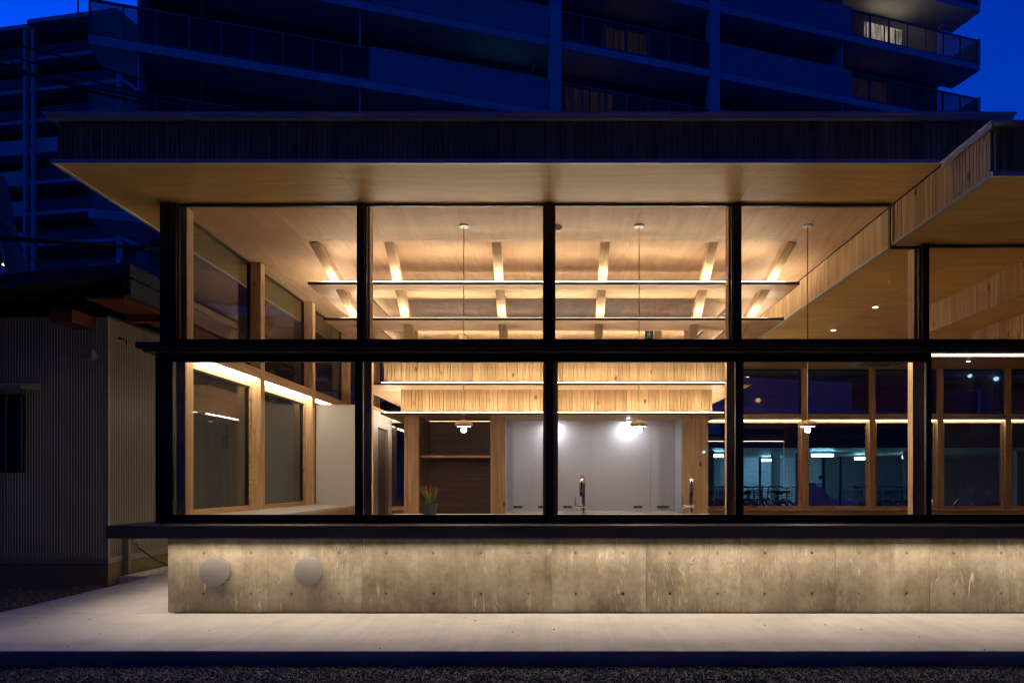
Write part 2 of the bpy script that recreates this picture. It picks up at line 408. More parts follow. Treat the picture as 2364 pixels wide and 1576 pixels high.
# ---- concrete base wall with cast panels and tie holes
def panel_mesh(w, h, holes, y_t=0.25):
    b = MB(); c = 0.035; gap = 0.0015
    xs = sorted({gap, w-gap} | {p[0]+s*c for p in holes for s in (-1, 1)})
    zs = sorted({0.0, h} | {p[1]+s*c for p in holes for s in (-1, 1)})
    for i in range(len(xs)-1):
        for j in range(len(zs)-1):
            x0, x1, z0, z1 = xs[i], xs[i+1], zs[j], zs[j+1]
            hit = [p for p in holes if x0 < p[0] < x1 and z0 < p[1] < z1]
            if not hit:
                b.add([(x0,0,z0),(x1,0,z0),(x1,0,z1),(x0,0,z1)], [(0,1,2,3)]); continue
            px, pz = hit[0]; n = 12
            out = []; inn = []; bot = []
            for k in range(n):
                a = 2*math.pi*k/n; ca, sa = math.cos(a), math.sin(a)
                s_ = 1/max(abs(ca), abs(sa))
                out.append((px+ca*s_*c, 0, pz+sa*s_*c)); inn.append((px+ca*0.015, 0, pz+sa*0.015)); bot.append((px+ca*0.012, 0.014, pz+sa*0.012))
            # corners of the cell
            fs = [(k, (k+1)%n, n+(k+1)%n, n+k) for k in range(n)] + [(n+k, n+(k+1)%n, 2*n+(k+1)%n, 2*n+k) for k in range(n)] + [tuple(range(2*n, 3*n))]
            b.add(out+inn+bot, fs)
            for sx, sz in ((1,1),(-1,1),(-1,-1),(1,-1)):
                cs = [(px+sx*c, 0, pz+sz*c)]
                nb = [o for o in out if o[0]*sx >= px*sx and o[2]*sz >= pz*sz and (abs(abs(o[0]-px)-c) < 1e-6 or abs(abs(o[2]-pz)-c) < 1e-6)]
                e1 = [o for o in nb if abs(abs(o[0]-px)-c) < 1e-6 and abs(o[2]-pz) < c-1e-6]; e2 = [o for o in nb if abs(abs(o[2]-pz)-c) < 1e-6 and abs(o[0]-px) < c-1e-6]
                if e1 and e2:
                    e1 = max(e1, key=lambda o: abs(o[2]-pz)); e2 = max(e2, key=lambda o: abs(o[0]-px))
                    b.add([e1, cs[0], e2], [(0,1,2)])
    # body behind the face
    b.add([(gap,0,0),(w-gap,0,0),(w-gap,0,h),(gap,0,h),(gap,y_t,0),(w-gap,y_t,0),(w-gap,y_t,h),(gap,y_t,h)],
          [(4,7,6,5),(0,4,5,1),(1,5,6,2),(2,6,7,3),(3,7,4,0)])
    return b
BW = box('base_wall', -3.640, 11.9, -0.120, 0.14, -0.15, 0.83, M['concrete'], PAV)
tag(BW, 'fair-faced concrete base wall below the windows')
x = -3.645; k = 0
while x < 8.0:
    w = 0.95 if k == 0 else 0.90
    hs = [(hx, hz) for hx in ((0.34, 0.79) if k == 0 else (0.225, 0.675)) for hz in (0.175, 0.56)]
    dy = rng.uniform(-0.0012, 0.0012)
    panel_mesh(w, 0.735, hs, 0.10).build('concrete_panel', M['concrete'], BW, (x, -0.144+dy, -0.004+0.004))
    x += w; k += 1
box('panel_end', -3.649, -3.6441, -0.1435, 0.13, -0.1, 0.73, M['concrete'], BW)

# ---- floor
fl = MB(); fl.box(-3.7, 11.8, 0.145, YB, 0.02, 0.10); fl.build('floor', M['floor'], PAV)

# ---- sill counter with a concealed lamp channel
SILL = thing('window_counter', 'long charcoal metal counter sill running above the concrete base wall', 'counter', (0, -0.3, 0.735))
sx0, sx1 = -3.99, 11.8
box('top_plate', sx0, sx1, -0.524, -0.02, 0.832, 0.846, M['sill'], SILL, 0.002)
box('front_fascia', sx0, sx1, -0.524, -0.512, 0.733, 0.8315, M['sill'], SILL)
box('back_lip', sx0+0.013, sx1, -0.309, -0.145, 0.735, 0.8315, M['sill'], SILL)
box('side_top_plate', sx0, -3.775, -0.0195, YB, 0.832, 0.846, M['sill'], SILL)
box('side_fascia', sx0, sx0+0.012, -0.5115, YB, 0.735, 0.8315, M['sill'], SILL)
box('led_strip', -3.930, -3.880, -0.36, YB-.1, 0.797, 0.808, M['led_sill'], SILL)
box('led_strip', -3.86, sx1-0.1, -0.440, -0.372, 0.800, 0.808, M['led_sill'], SILL); box('led_batten', -3.88, sx1-0.08, -0.443, -0.369, 0.8085, 0.8315, M['sill'], SILL)

# ---- roofs
def cedar_board(w, h, seed):
    key = ('cedar', round(w,3), round(h,3), seed)
    if key in _cache: return _cache[key]
    r_ = random.Random(seed); t = 0.02; n = 3
    cuts = [w*(1/3+r_.uniform(-.06, .06)), w*(2/3+r_.uniform(-.06, .06))]
    prof = [(0.0022, t), (0.0022, 0.003), (0.0045, 0)]
    for c in cuts: prof += [(c-0.0034, 0), (c-0.0026, 0.010), (c+0.0026, 0.010), (c+0.0034, 0)]
    prof += [(w-0.0045, 0), (w-0.0022, 0.003), (w-0.0022, t)]
    b = MB(); n = len(prof)
    b.add([(x-w/2, y, -h/2) for x, y in prof]+[(x-w/2, y, h/2) for x, y in prof],
          [(i, i+1, n+i+1, n+i) for i in range(n-1)] + [tuple(range(n)), tuple(range(n, 2*n)), (n-1, 0, n, 2*n-1)])
    me = bpy.data.meshes.new('cedar_board'); me.from_pydata(b.v, [], b.f); me.materials.append(M['cedar'])
    bm = bmesh.new(); bm.from_mesh(me); bmesh.ops.recalc_face_normals(bm, faces=bm.faces); bm.to_mesh(me); bm.free(); me.update()
    _cache[key] = me; return me

def cedar_run(parent, x0, y0, x1, y1, z0, z1, w=0.13, name='cedar_board'):
    """boards from (x0,y0) to (x1,y1); outer face to the right-hand side of travel reversed by rotation"""
    L = math.hypot(x1-x0, y1-y0); n = max(1, round(L/w)); ww = L/n; a = math.atan2(y1-y0, x1-x0)
    for i in range(n):
        t = (i+0.5)/n; o = bpy.data.objects.new(name, cedar_board(ww, z1-z0, random.randrange(6)))
        link(o, parent, (x0+(x1-x0)*t, y0+(y1-y0)*t, (z0+z1)/2 + random.uniform(-.0006, .0006))); o.rotation_euler = (0, 0, a)
        o.location += Vector((-math.sin(a), math.cos(a), 0))*random.uniform(-0.001, 0.001)

HR = box('high_roof', -4.16, 3.80, -0.835, 8.30, ZC+0.02, 4.29, M['roof'], PAV)
tag(HR, 'higher flat roof of the pavilion with cedar fascia')
cedar_run(HR, -4.18, -0.862, 3.82, -0.862, ZC+0.012, 4.285)
cedar_run(HR, -4.182, 8.30, -4.182, -0.84, ZC+0.012, 4.285, 0.30)
box('bottom_trim', -4.225, 3.315, -0.893, -0.866, ZC-0.012, ZC+0.022, M['trim'], HR)
box('side_trim', -4.225, -4.19, -0.865, 8.3, ZC-0.012, ZC+0.022, M['trim'], HR)
box('top_flashing', -4.26, 3.90, -0.925, 8.4, 4.318, 4.338, M['trim'], HR)
box('flashing_drip', -4.245, 3.885, -0.912, -0.87, 4.288, 4.317, M['trim'], HR)

LR = box('low_roof', XS+0.03, 11.9, -1.485, 8.20, ZR+0.02, ZC-0.028, M['roof'], PAV)
tag(LR, 'lower flat roof of the pavilion at its right-hand end')
cedar_run(LR, XS+0.02, -1.507, 11.9, -1.507, ZR+0.012, ZC-0.03)
cedar_run(LR, XS, YB, XS, -1.485, ZR+0.012, ZC-0.012)
box('bottom_trim', XS-0.018, 11.9, -1.540, -1.511, ZR-0.014, ZR+0.022, M['trim'], LR)
box('step_trim', XS-0.020, XS+0.024, -1.5105, YB, ZR-0.012, ZR+0.010, M['graytrim'], LR)
box('top_flashing', XS-0.05, 11.9, -1.570, -0.90, ZC-0.026, ZC-0.008, M['trim'], LR)
box('side_flashing', XS-0.04, XS-0.024, -1.56, -0.90, ZC-0.060, ZC-0.0265, M['graytrim'], LR)

# plywood panels under both roofs
def panels(parent, xs, ys, z, m, name='ceiling_panel'):
    for i in range(len(xs)-1):
        for j in range(len(ys)-1):
            box(name, xs[i]+0.0012, xs[i+1]-0.0012, ys[j]+0.0012, ys[j+1]-0.0012, z-0.001*random.random()*0.4, z+0.012, m, parent)
panels(HR, [-4.22, -3.66, -1.84, -0.02, 1.80, XS-0.003], [-0.864, -0.012], ZC, M['ply_x'], 'soffit_panel')
panels(HR, [-4.22, XI-0.14], [-0.010, 1.82, 3.64, 5.46, YB, 8.3], ZC, M['ply_x'], 'soffit_panel')
panels(HR, [XI-0.138, -2.75, -1.84, -0.93, -0.02, 0.89, 1.80, 2.71, XS-0.003], [-0.010, 0.96, 2.78, 4.60, 6.42, YB], ZC, M['ply'])
panels(LR, [XS+0.025, 5.44, 7.26, 9.08, 11.8], [-1.509, -0.012], ZR, M['ply_x'], 'soffit_panel')
panels(LR, [XS+0.025, 4.23, 5.14, 6.05, 6.96, 7.87, 8.78, 9.69, 11.8], [-0.010, 1.82, 3.64, 5.46, YB], ZR, M['ply_x'])
# two lower bulkheads stepping down at the right
for (bx, by, z0, z1) in ((4.93, 2.80, 3.19, ZR-0.002), (5.46, 2.22, 2.86, 3.188)):
    bk = box('ceiling_bulkhead', bx+0.022, 11.7, 0.25, by, z0+0.004, z1, M['ply_x'], PAV)
    cedar_run(bk, bx+0.001, by, bx+0.001, 0.25, z0, z1)

# ---- facade: dark mullions outside, timber posts inside
YF = 0.0
for i, gx in enumerate(GX):
    top = ZC if gx < XS else ZR
    box('outer_mullion', gx-0.034, gx+0.034, -0.05, 0.045, 2.545, top-0.002, M['frame'], PAV, 0.002)
    box('timber_post', gx-0.062 if i else XI-0.105, gx+0.062 if i else XI, 0.0465, 0.172, 0.10, top-0.002, M['timber'], PAV, 0.004)
box('corner_post', -3.78, -3.70, -0.052, 0.10, 2.545, ZC-0.002, M['frame'], PAV)
# upper glazing
def glazed(name, x0, x1, z0, z1, y, fw, m, parent, y_th=0.04, label=None):
    b = MB()
    b.box(x0, x1, y, y+y_th, z1-fw[0], z1); b.box(x0, x1, y, y+y_th, z0, z0+fw[1])
    b.box(x0, x0+fw[2], y+.001, y+y_th-.001, z0+fw[1], z1-fw[0]); b.box(x1-fw[3], x1, y+.001, y+y_th-.001, z0+fw[1], z1-fw[0])
    o = b.build(name, m, parent)
    if label: o["label"] = label
    box('pane', x0+fw[2]-.004, x1-fw[3]+.004, y+y_th/2-.004, y+y_th/2+.004, z0+fw[1]-.004, z1-fw[0]+.004, M['glass'], o)
    return o
for i in range(len(GX)-1):
    a, b_ = GX[i]+0.036, GX[i+1]-0.036
    if i == 0: a = GX[0]+0.036
    if b_ > 3.0 and a < XS:        # the bay crossed by the roof step
        o = MB(); o.box(a, XS-0.03, -0.02, 0.02, ZC-0.022, ZC-0.003); o.box(XS-0.03, XS-0.022, -0.02, 0.02, ZR-0.02, ZC-0.003)
        o.box(XS-0.03, b_, -0.02, 0.02, ZR-0.036, ZR-0.016); o.box(a, b_, -0.02, 0.02, 2.60, 2.625); o.box(a-.0005, a+.012, -0.019, 0.019, 2.61, ZC-.01); o.box(b_-.012, b_+.0005, -.019, .019, 2.61, ZR-.02)
        w = o.build('upper_window', M['frame'], PAV)
        box('pane', a, XS-0.0305, -0.004, 0.004, 2.626, ZC-0.0225, M['glass'], w)
        box('pane', XS-0.030, b_, -0.004, 0.004, 2.626, ZR-0.0365, M['glass'], w)
    else:
        zt = ZC-0.003 if a < XS else ZR-0.003
        glazed('upper_window', a, b_, 2.60, zt, -0.02, (0.018, 0.024, 0.012, 0.012), M['frame'], PAV)
# mid eave
box('canopy_flashing', -3.86, 11.8, -0.31, -0.0545, 2.482, 2.538, M['frame'], PAV, 0.002)
box('canopy_edge', -3.82, 11.8, -0.27, -0.150, 2.458, 2.4805, M['frame'], PAV, 0.002)
box('canopy_back', -3.78, 3.612, -0.0535, 0.046, 2.44, 2.60, M['frame'], PAV); box('canopy_back', 3.614, 11.8, -0.0535, 0.046, 2.505, 2.60, M['frame'], PAV)
# lower windows
LW = [-3.775, -1.835, -0.015, 1.797, 3.615]
for i in range(4):
    a, b_ = LW[i]+ (0 if i == 0 else 0.001), LW[i+1]-0.001
    wl = 0.165 if i == 0 else 0.036
    glazed('sliding_window', a, b_, 0.848, 2.480, -0.135, (0.0965, 0.078, wl, 0.036), M['frame'], PAV, 0.05 - 0.006*(i % 2))
glazed('fixed_window', 3.617, 5.42, 0.848, 2.480, -0.10, (0.004, 0.078, 0.030, 0.030), M['frame'], PAV, 0.05)
glazed('fixed_window', 5.422, 7.24, 0.848, 2.480, -0.10, (0.004, 0.078, 0.030, 0.030), M['frame'], PAV, 0.05)
# inner timber jambs of the lower windows
for gx in GX[:5]:
    box('inner_jamb', gx-0.085 if gx > 0 else gx+0.056, gx-0.056 if gx > 0 else gx+0.085, 0.03, 0.10, 0.85, 2.44, M['timber'], PAV)
# front beam inside with its lamps
box('front_beam', XI, 11.7, 0.06, 0.172, 2.50, 2.60, M['timber_x'], PAV) if False else None
for i in range(len(GX)-1):
    a, b_ = GX[i]+0.064 if i else XI+0.002, GX[i+1]-0.064
    fb = box('front_beam', a, b_, 0.07, 0.172, 2.502, 2.618, M['timber_x'], PAV)
    box('led_strip', a+0.03, b_-0.03, 0.085, 0.155, 2.488, 2.500, M['led_front'], fb)

# ---- left side wall
YP = [0.0, 1.81, 3.63, 5.45, YB-0.06]
for yp in YP[1:]:
    box('timber_post', XI-0.17, XI, yp-0.06, yp+0.06, 0.10, ZC-0.002, M['timber'], PAV, 0.005)
for j in range(4):
    y0, y1 = (YP[j]+0.061 if j else 0.173), YP[j+1]-0.061
    bmj = box('side_beam', XI-0.155, XI-0.002, y0-0.0005, y1+0.0005, 2.505, 2.622, M['timber_y'], PAV, 0.003)
    box('led_strip', XI-0.140, XI-0.020, y0+0.03, y1-0.02, 2.490, 2.503, M['led_beam'], bmj)
    # upper fixed light
    b = MB(); xg = XI-0.145
    b.box(xg-.02, xg+.02, y0, y1, 2.623, 2.64); b.box(xg-.02, xg+.02, y0, y1, ZC-.022, ZC-.004)
    b.box(xg-.02, xg+.02, y0, y0+.02, 2.64, ZC-.022); b.box(xg-.02, xg+.02, y1-.02, y1, 2.64, ZC-.022)
    o = b.build('side_upper_window', M['frame'], PAV)
    box('pane', xg-.004, xg+.004, y0+.019, y1-.019, 2.639, ZC-.021, M['glass2'], o)
    # lower sash in a timber frame
    b = MB(); f = 0.055; z0, z1 = 0.90, 2.488
    if j == 2: continue
    b.box(xg-.03, xg+.04, y0, y1, z1-f-.03, z1-.005); b.box(xg-.03, xg+.04, y0, y1, z0, z0+f)
    b.box(xg-.03, xg+.04, y0, y0+f, z0+f, z1-f-.03); b.box(xg-.03, xg+.04, y1-f, y1, z0+f, z1-f-.03)
    o = b.build('side_window', M['timber_y'], PAV)
    b = MB(); y0 += f; y1 -= f; z0 += f; z1 -= f+.03
    for q in ((y0, y1, z1-.022, z1), (y0, y1, z0, z0+.012), (y0, y0+.016, z0, z1), (y1-.022, y1, z0, z1)): b.box(xg-.015, xg+.022, *q)
    b.build('sash', M['frame'], o)
    box('pane', xg-.004, xg+.004, y0+.01, y1-.01, z0+.01, z1-.01, M['glass2'], o)
box('side_wall_base', XI-0.165, XI-0.02, 0.173, YB-0.12, 0.10, 0.898, M['timber_y'], PAV)
box('side_wall_shell', XI-0.205, XI-0.172, 0.15, YB, -0.1, 0.84, M['concrete'], PAV)

# ---- far wall with its windows
FX = [XI+0.02] + [5.15 + 1.38*k for k in range(-5, 6)]
FX = [x for x in FX if x < 11.7]
for fx in FX: box('far_post', fx-0.06, fx+0.06, YB-0.06, YB+0.06, 0.10, ZC-0.002 if fx < XS else ZR-0.002, M['timber'], PAV, 0.004)
for i in range(len(FX)-1):
    a, b_ = FX[i]+.061, FX[i+1]-.061
    top = ZC if b_ < XS else ZR
    fb = box('far_beam', a, b_, YB-0.055, YB+0.055, 2.50, 2.618, M['timber_x'], PAV)
    box('led_strip', a+.02, b_-.02, YB-0.045, YB-0.005, 2.492, 2.499, M['led_far'], fb)
    for (z0, z1, f, nm) in ((2.619, top-.01, .02, 'far_upper_window'), (0.70, 2.484, .045, 'far_window')):
        b = MB(); y0, y1 = YB-.004, YB+.05
        b.box(a, b_, y0, y1, z1-f, z1); b.box(a, b_, y0, y1, z0, z0+f)
        b.box(a, a+f, y0, y1, z0+f, z1-f); b.box(b_-f, b_, y0, y1, z0+f, z1-f)
        o = b.build(nm, M['frame'] if z0 > 2 else M['timber_x'], PAV)
        box('pane', a+f-.004, b_-f+.004, YB+.02, YB+.028, z0+f-.004, z1-f+.004, M['glass2'], o)
box('far_ledge', XI, 11.7, YB-0.26, YB-0.062, 0.655, 0.685, M['timber_x'], PAV, 0.004)
box('far_wall_base', XI, 11.7, YB-0.059, YB+0.05, 0.10, 0.698, M['timber_x'], PAV)
box('right_end_wall', 11.72, 11.84, -0.1, YB+0.05, 0.0, ZR-0.002, M['white'], PAV)

# ---- partition room at the left rear
PT = box('partition_wall', XI+0.01, -2.79, d2y(10.33), d2y(10.43), 0.10, 2.41, M['white'], PAV)
b = MB(); dx = -2.79
ys, zt = [d2y(10.432), d2y(11.0), d2y(11.70), d2y(11.95)], 2.38
b.box(dx-.10, dx, ys[0], ys[1], .10, zt); b.box(dx-.10, dx, ys[1], ys[2], 2.12, zt); b.box(dx-.10, dx, ys[2], ys[3], .10, zt)
b.build('partition_side', M['white'], PAV)
box('partition_lintel', dx-.104, dx+.006, d2y(10.43), d2y(11.95), 2.385, 2.43, M['timber_y'], PAV)
box('room_door', dx-.10, dx-.06, d2y(11.0)+.003, d2y(11.7)-.003, .11, 2.117, M['niche'], PAV)
# built-in counter along the left wall
LC = thing('side_counter', 'pale-topped wooden counter along the left windows', 'counter', (-3.2, 2.0, 0.10))
box('counter_top', XI+0.005, -2.86, 0.25, d2y(10.32), 0.865, 0.90, M['stone'], LC, 0.003)
box('counter_front', XI+0.02, -2.89, 0.28, d2y(10.31), 0.10, 0.8645, M['timber_y'], LC)

# ---- kitchen core
def cw(x): return x + 0.03
cd = d2y(9.95)
for x0, x1 in ((-2.145, -2.098), (-2.094, -1.936), (-0.888, -0.782), (-0.779, -0.673), (1.916, 2.098), (2.101, 2.29)):
    box('cedar_column', x0, x1, cd, cd+0.10, 0.10, 2.198, M['cedar'], PAV, 0.002)
KB = d2y(10.74); KZ = 2.199
xs = [-0.70, -0.30, 0.63, 1.56, 1.945]
for i in range(4): box('steel_panel', xs[i]+.001, xs[i+1]-.001, KB, KB+0.02, 0.78, KZ, M['steel'], PAV)
box('steel_return', -0.712, -0.7005, cd+.102, KB+.02, 0.78, KZ, M['steel'], PAV)
box('steel_return', 1.9455, 1.957, cd+.102, KB+.02, 0.78, KZ, M['steel'], PAV)
box('core_back', -2.09, 2.28, d2y(10.96), d2y(11.06), 0.10, KZ, M['niche'], PAV)
box('niche_back', -1.93, -0.72, d2y(10.90), d2y(10.958), 0.10, KZ, M['niche'], PAV)
box('niche_side', -1.955, -1.935, cd+.102, d2y(10.898), 0.10, KZ, M['niche'], PAV)
box('niche_side', -0.74, -0.72, cd+.102, d2y(10.898), 0.10, KZ, M['niche'], PAV)
box('niche_shelf', -1.934, -0.741, cd+.15, d2y(10.898), 1.60, 1.633, M['shelf'], PAV)
box('core_side', 2.20, 2.28, cd+.102, d2y(10.955), 0.10, KZ, M['cedar'], PAV)
KC = thing('kitchen_counter', 'pale worktop at the foot of the grey steel kitchen wall', 'counter', (0.6, KB-0.3, 0.10))
box('worktop', -0.695, 1.94, cd+.12, KB-.002, 0.758, 0.785, M['stone'], KC, 0.002)
box('cabinet', -0.685, 1.93, cd+.14, KB-.004, 0.10, 0.7575, M['steel'], KC)
# sink counter just inside the front glass
FC = thing('sink_counter', 'pale sink counter just inside the front windows', 'counter', (0, 0.6, 0.10))
box('worktop', -1.74, 1.74, 0.32, 0.97, 0.862, 0.885, M['stone'], FC, 0.002)
box('cabinet', -1.70, 1.70, 0.36, 0.95, 0.10, 0.8615, M['timber_x'], FC)

# ---- tiered light shelves over the kitchen
names = ['topmost plywood light shelf, its lamp line nearest the ceiling', 'second plywood light shelf from the top, above the transom',
         'third plywood light shelf, just below the transom with a cedar band above it', 'lowest plywood light shelf, carrying a cedar band over the kitchen']
LSH = [(8.00, 3.577, 2.875, 2.70), (8.45, 3.266, 2.84, 2.66), (9.385, 2.599, 2.73, 2.37), (9.70, 2.224, 2.45, 2.42)]
shelves = []
for k, (d, z, hw, lw) in enumerate(LSH):
    y = d2y(d); cx = 0.03; dep = 0.60 if k < 3 else 1.03; yb = d2y(12.2)
    t = thing('light_shelf', names[k], 'light shelf', (cx, y, z), 'tiered light shelves over the kitchen'); shelves.append(t)
    th = 0.028
    box('dark_edge_strip', cx-hw, cx+hw, y-.006, y-.0005, z-th-.001, z+.0005, M['edge_shade'], t)  # added dark strip, paints the shade on the board's front edge
    # front board in two lengths, then the wings
    box('board', cx-hw, cx-0.401, y, y+dep, z-th, z, M['shelf'], t); box('board', cx-0.399, cx+hw, y, y+dep, z-th, z, M['shelf'], t)
    if k == 2:
        pass
    wg = 0.56 if k < 3 else 0.30
    for s in (-1, 1):
        xa, xb = sorted((cx+s*hw, cx+s*(hw-wg)))
        box('wing_board', xa, xb, y+dep+.002, yb, z-th, z, M['ply'], t)
    box('led_strip', cx-lw, cx+lw, y+0.004, y+0.024, z+0.001, z+(0.003 if k == 1 else 0.0065), M['led_shelf'] if k < 2 else M['led_low'], t)
    if k < 2:
        for s in (-1, 1):
            xo = cx+s*hw; xa, xb = sorted((xo+s*.006, xo+s*.0005)); box('dark_edge_strip', xa, xb, y-.006, yb, z-th-.001, z+.010, M['edge_shade'], t)
            xa, xb = sorted((xo-s*.012, xo-s*.030)); box('led_strip', xa, xb, y+.35, yb-.2, z+.001, z+.0065, M['led_shelf'], t)
        box('fill_lamp_board', cx-hw+wg+.002, cx+hw-wg-.002, yb-.55, yb, z-th, z, M['shelf'], t)  # unseen rear board, added to carry the fill lamp
        box('led_strip', cx-lw, cx+lw, yb-.03, yb-.01, z+.001, z+.0065, M['led_shelf'], t)  # unseen lamp line added as fill for the far ceiling
    for s in ((-1, 1) if k == 3 else ()):
        xl = cx + s*(hw-0.015)
        box('led_strip', xl-.009, xl+.009, y+0.25, yb-.2, z+0.001, z+0.014, M['led_shelf'], t)
# cedar bands standing on the two lowest shelves
for (d_, xa, xb, z0, z1) in ((9.57, -2.35, 2.51, 2.600, 3.06), (9.88, -2.18, 2.335, 2.225, 2.570)):
    cb = box('cedar_band', xa+.022, xb-.022, d2y(d_)+.022, d2y(d_)+.036, z0+.001, z1-.002, M['niche'], PAV)
    cedar_run(cb, xa, d2y(d_), xb, d2y(d_), z0+.0005, z1, 0.155)
    cedar_run(cb, xa, d2y(12.1), xa, d2y(d_)+.022, z0+.0005, z1, 0.155); cedar_run(cb, xb, d2y(d_)+.022, xb, d2y(12.1), z0+.0005, z1, 0.155)
# raking struts
SL = 0.716
def sp(x, d): return (x, d2y(d), ZC - SL*(d-7.76))
for sxx in (-1.83, -0.62, 0.61, 1.83):
    beam('strut', sp(sxx, 7.70), sp(sxx, 9.04), 0.098, 0.105, M['timber'], PAV, (1, 0, 0))
for s in (-1, 1):
    beam('corner_strut', (s*2.69+.02, d2y(7.70), ZC+.03), (s*2.37+.02, d2y(9.04), ZC-SL*1.28), 0.098, 0.105, M['timber'], PAV, (1, 0, 0))
    for d in (10.2, 11.4):
        beam('side_strut', (s*2.78+.02, d2y(d), ZC), (s*2.36+.02, d2y(d), 2.62), 0.098, 0.105, M['timber'], PAV, (0, 1, 0))
for x_, d_ in ((-2.33, 11.5), (2.32, 11.5), (-1.62, 12.4), (1.80, 11.48)):
    box('timber_post', x_-.06, x_+.06, d2y(d_), d2y(d_)+.12, 0.10, ZC-.002, M['timber'], PAV, .004)

# ================================================================== fittings
# vent caps on the base wall
for n_, (vx, vz, r, lab) in enumerate(((-3.163, 0.395, 0.138, 'round grey vent cap nearest the corner, its hood slightly open'), (-2.28, 0.40, 0.131, 'round grey vent cap to the right of the corner one'))):
    t = thing('vent_cap', lab, 'vent', (vx, -0.145, vz), 'round vents in the concrete base wall')
    b = MB(); b.lathe([(r*.86, 0.0), (r*.86, -0.055)], (vx, -0.1455, vz), 40, 0, 'y'); b.build('vent_body', M['ventgrey'], t, smooth=True)
    b = MB(); b.lathe([(r*.97, -0.045), (r, -0.05), (r, -0.094), (r*.985, -0.100), (r*.93, -0.1025)], (vx, -0.1455, vz), 48, 0, 'y')
    o = b.build('vent_hood', M['ventgrey'], t, smooth=True)
    if n_ == 0:
        b = MB(); b.box(vx+.085, vx+.118, -.236, -.186, vz-.085, vz+.01); b.build('vent_slot', M['grille'], t)

# pendants
for i, (px, lab) in enumerate(((-0.92, 'wooden disc pendant lamp in front of the dark shelf niche, leftmost of three'), (0.925, 'wooden disc pendant lamp in front of the grey steel wall'), (2.70, 'wooden disc pendant lamp at the right, before the dark far windows'))):
    y = d2y(7.19); zb = 1.815
    t = thing('pendant_lamp', lab, 'pendant lamp', (px, y, ZC), 'pendant lamps along the front windows')
    b = MB(); b.lathe([(0.050, ZC-.014), (0.052, ZC-.010), (0.052, ZC-.001)], (px, y, 0), 24); b.build('canopy', M['trim'], t, smooth=True)
    b = MB(); pts = [(px+0.0012*math.sin(k*2.1), y+0.0012*math.cos(k*2.1), ZC-.01 - (ZC-.01-zb-.07)*k/60) for k in range(61)]
    b.tube(pts, 0.0052, 6); b.build('cord', M['cord'], t)
    b = MB(); b.lathe([(0.032, zb+.076), (0.034, zb+.066), (0.062, zb+.062), (0.084, zb+.052), (0.092, zb+.036), (0.091, zb+.022), (0.080, zb+.008), (0.070, zb+.004), (0.066, zb+.014), (0.03, zb+.022)], (px, y, 0), 32)
    b.build('lamp_shade', M['timber'], t, smooth=True)
    b = MB(); b.lathe([(0.014, zb+.022), (0.018, zb-.002), (0.027, zb-.014), (0.030, zb-.028), (0.026, zb-.046), (0.012, zb-.056)], (px, y, 0), 16)
    b.build('bulb', M['bulb'], t, smooth=True)

# kitchen wall spots
for i, (sx, lab) in enumerate(((0.035, 'kitchen wall spotlight beside the central mullion'), (1.20, 'kitchen wall spotlight above the grey steel wall, near the middle pendant'))):
    y = KB-0.16; z = 2.1985
    t = thing('spotlight', lab, 'spotlight', (sx, y, z), 'spotlights over the steel kitchen wall')
    b = MB(); b.lathe([(0.034, z), (0.034, z-.028), (0.030, z-.030)], (sx, y, 0), 20); b.build('housing', M['ductwhite'], t, smooth=True)
    b = MB(); b.lathe([(0.026, z-.031), (0.024, z-.034)], (sx, y, 0), 16); b.build('lens', M['spot'], t)

# socket plates
labs = ['socket plate at the left end of the steel wall', 'socket plate left of the central mullion', 'socket plate left of the first tap', 'socket plate right of the steel wall centre', 'wide socket plate at the right end of the steel wall']
for lab, (x0, x1) in zip(labs, ((-.60, -.45), (-.21, -.06), (.185, .33), (1.29, 1.435), (1.66, 1.855))):
    t = thing('socket_plate', lab, 'socket', ((x0+x1)/2, KB, .845), 'sockets along the steel wall')
    box('cover', x0, x1, KB-.009, KB-.0005, .824, .867, M['plate'], t, .002)
    for q in range(2):
        xx = x0+(x1-x0)*(.3+.4*q); box('slot', xx-.016, xx+.016, KB-.0105, KB-.0092, .837, .855, M['black'], t)

# taps
for (tx, lab) in ((0.35, 'tall chrome gooseneck tap right of the central mullion'), (1.52, 'tall chrome gooseneck tap near the right cedar column')):
    y = 0.78; z0 = 0.886
    t = thing('tap', lab, 'tap', (tx, y, z0), 'chrome taps at the sink counter')
    b = MB(); pts = [(tx, y, z0), (tx, y, z0+.33)]
    for k in range(0, 13):
        a = math.pi*k/12; pts.append((tx-.016+.016*math.cos(a), y-.09+.09*math.cos(a), z0+.33+.075*math.sin(a)))
    pts += [(tx-.032, y-.18, z0+.24)]
    b.tube(pts, 0.021, 12); b.build('spout', M['chrome'], t, smooth=True)
    b = MB(); b.tube([(tx-.032, y-.18, z0+.28), (tx-.032, y-.18, z0+.20)], .017, 12); b.build('spray_head', M['black'], t, smooth=True)
    b = MB(); b.tube([(tx+.03, y, z0+.085), (tx-.10, y-.01, z0+.085)], .021, 14); b.build('valve_body', M['chrome'], t, smooth=True)
    b = MB(); b.tube([(tx-.09, y-.01, z0+.10), (tx-.092, y-.01, z0+.20)], [.006, .0045], 8); b.build('lever', M['chrome'], t, smooth=True)
    b = MB(); b.lathe([(.026, z0), (.026, z0+.012), (.018, z0+.018)], (tx, y, 0), 16); b.build('base', M['chrome'], t, smooth=True)

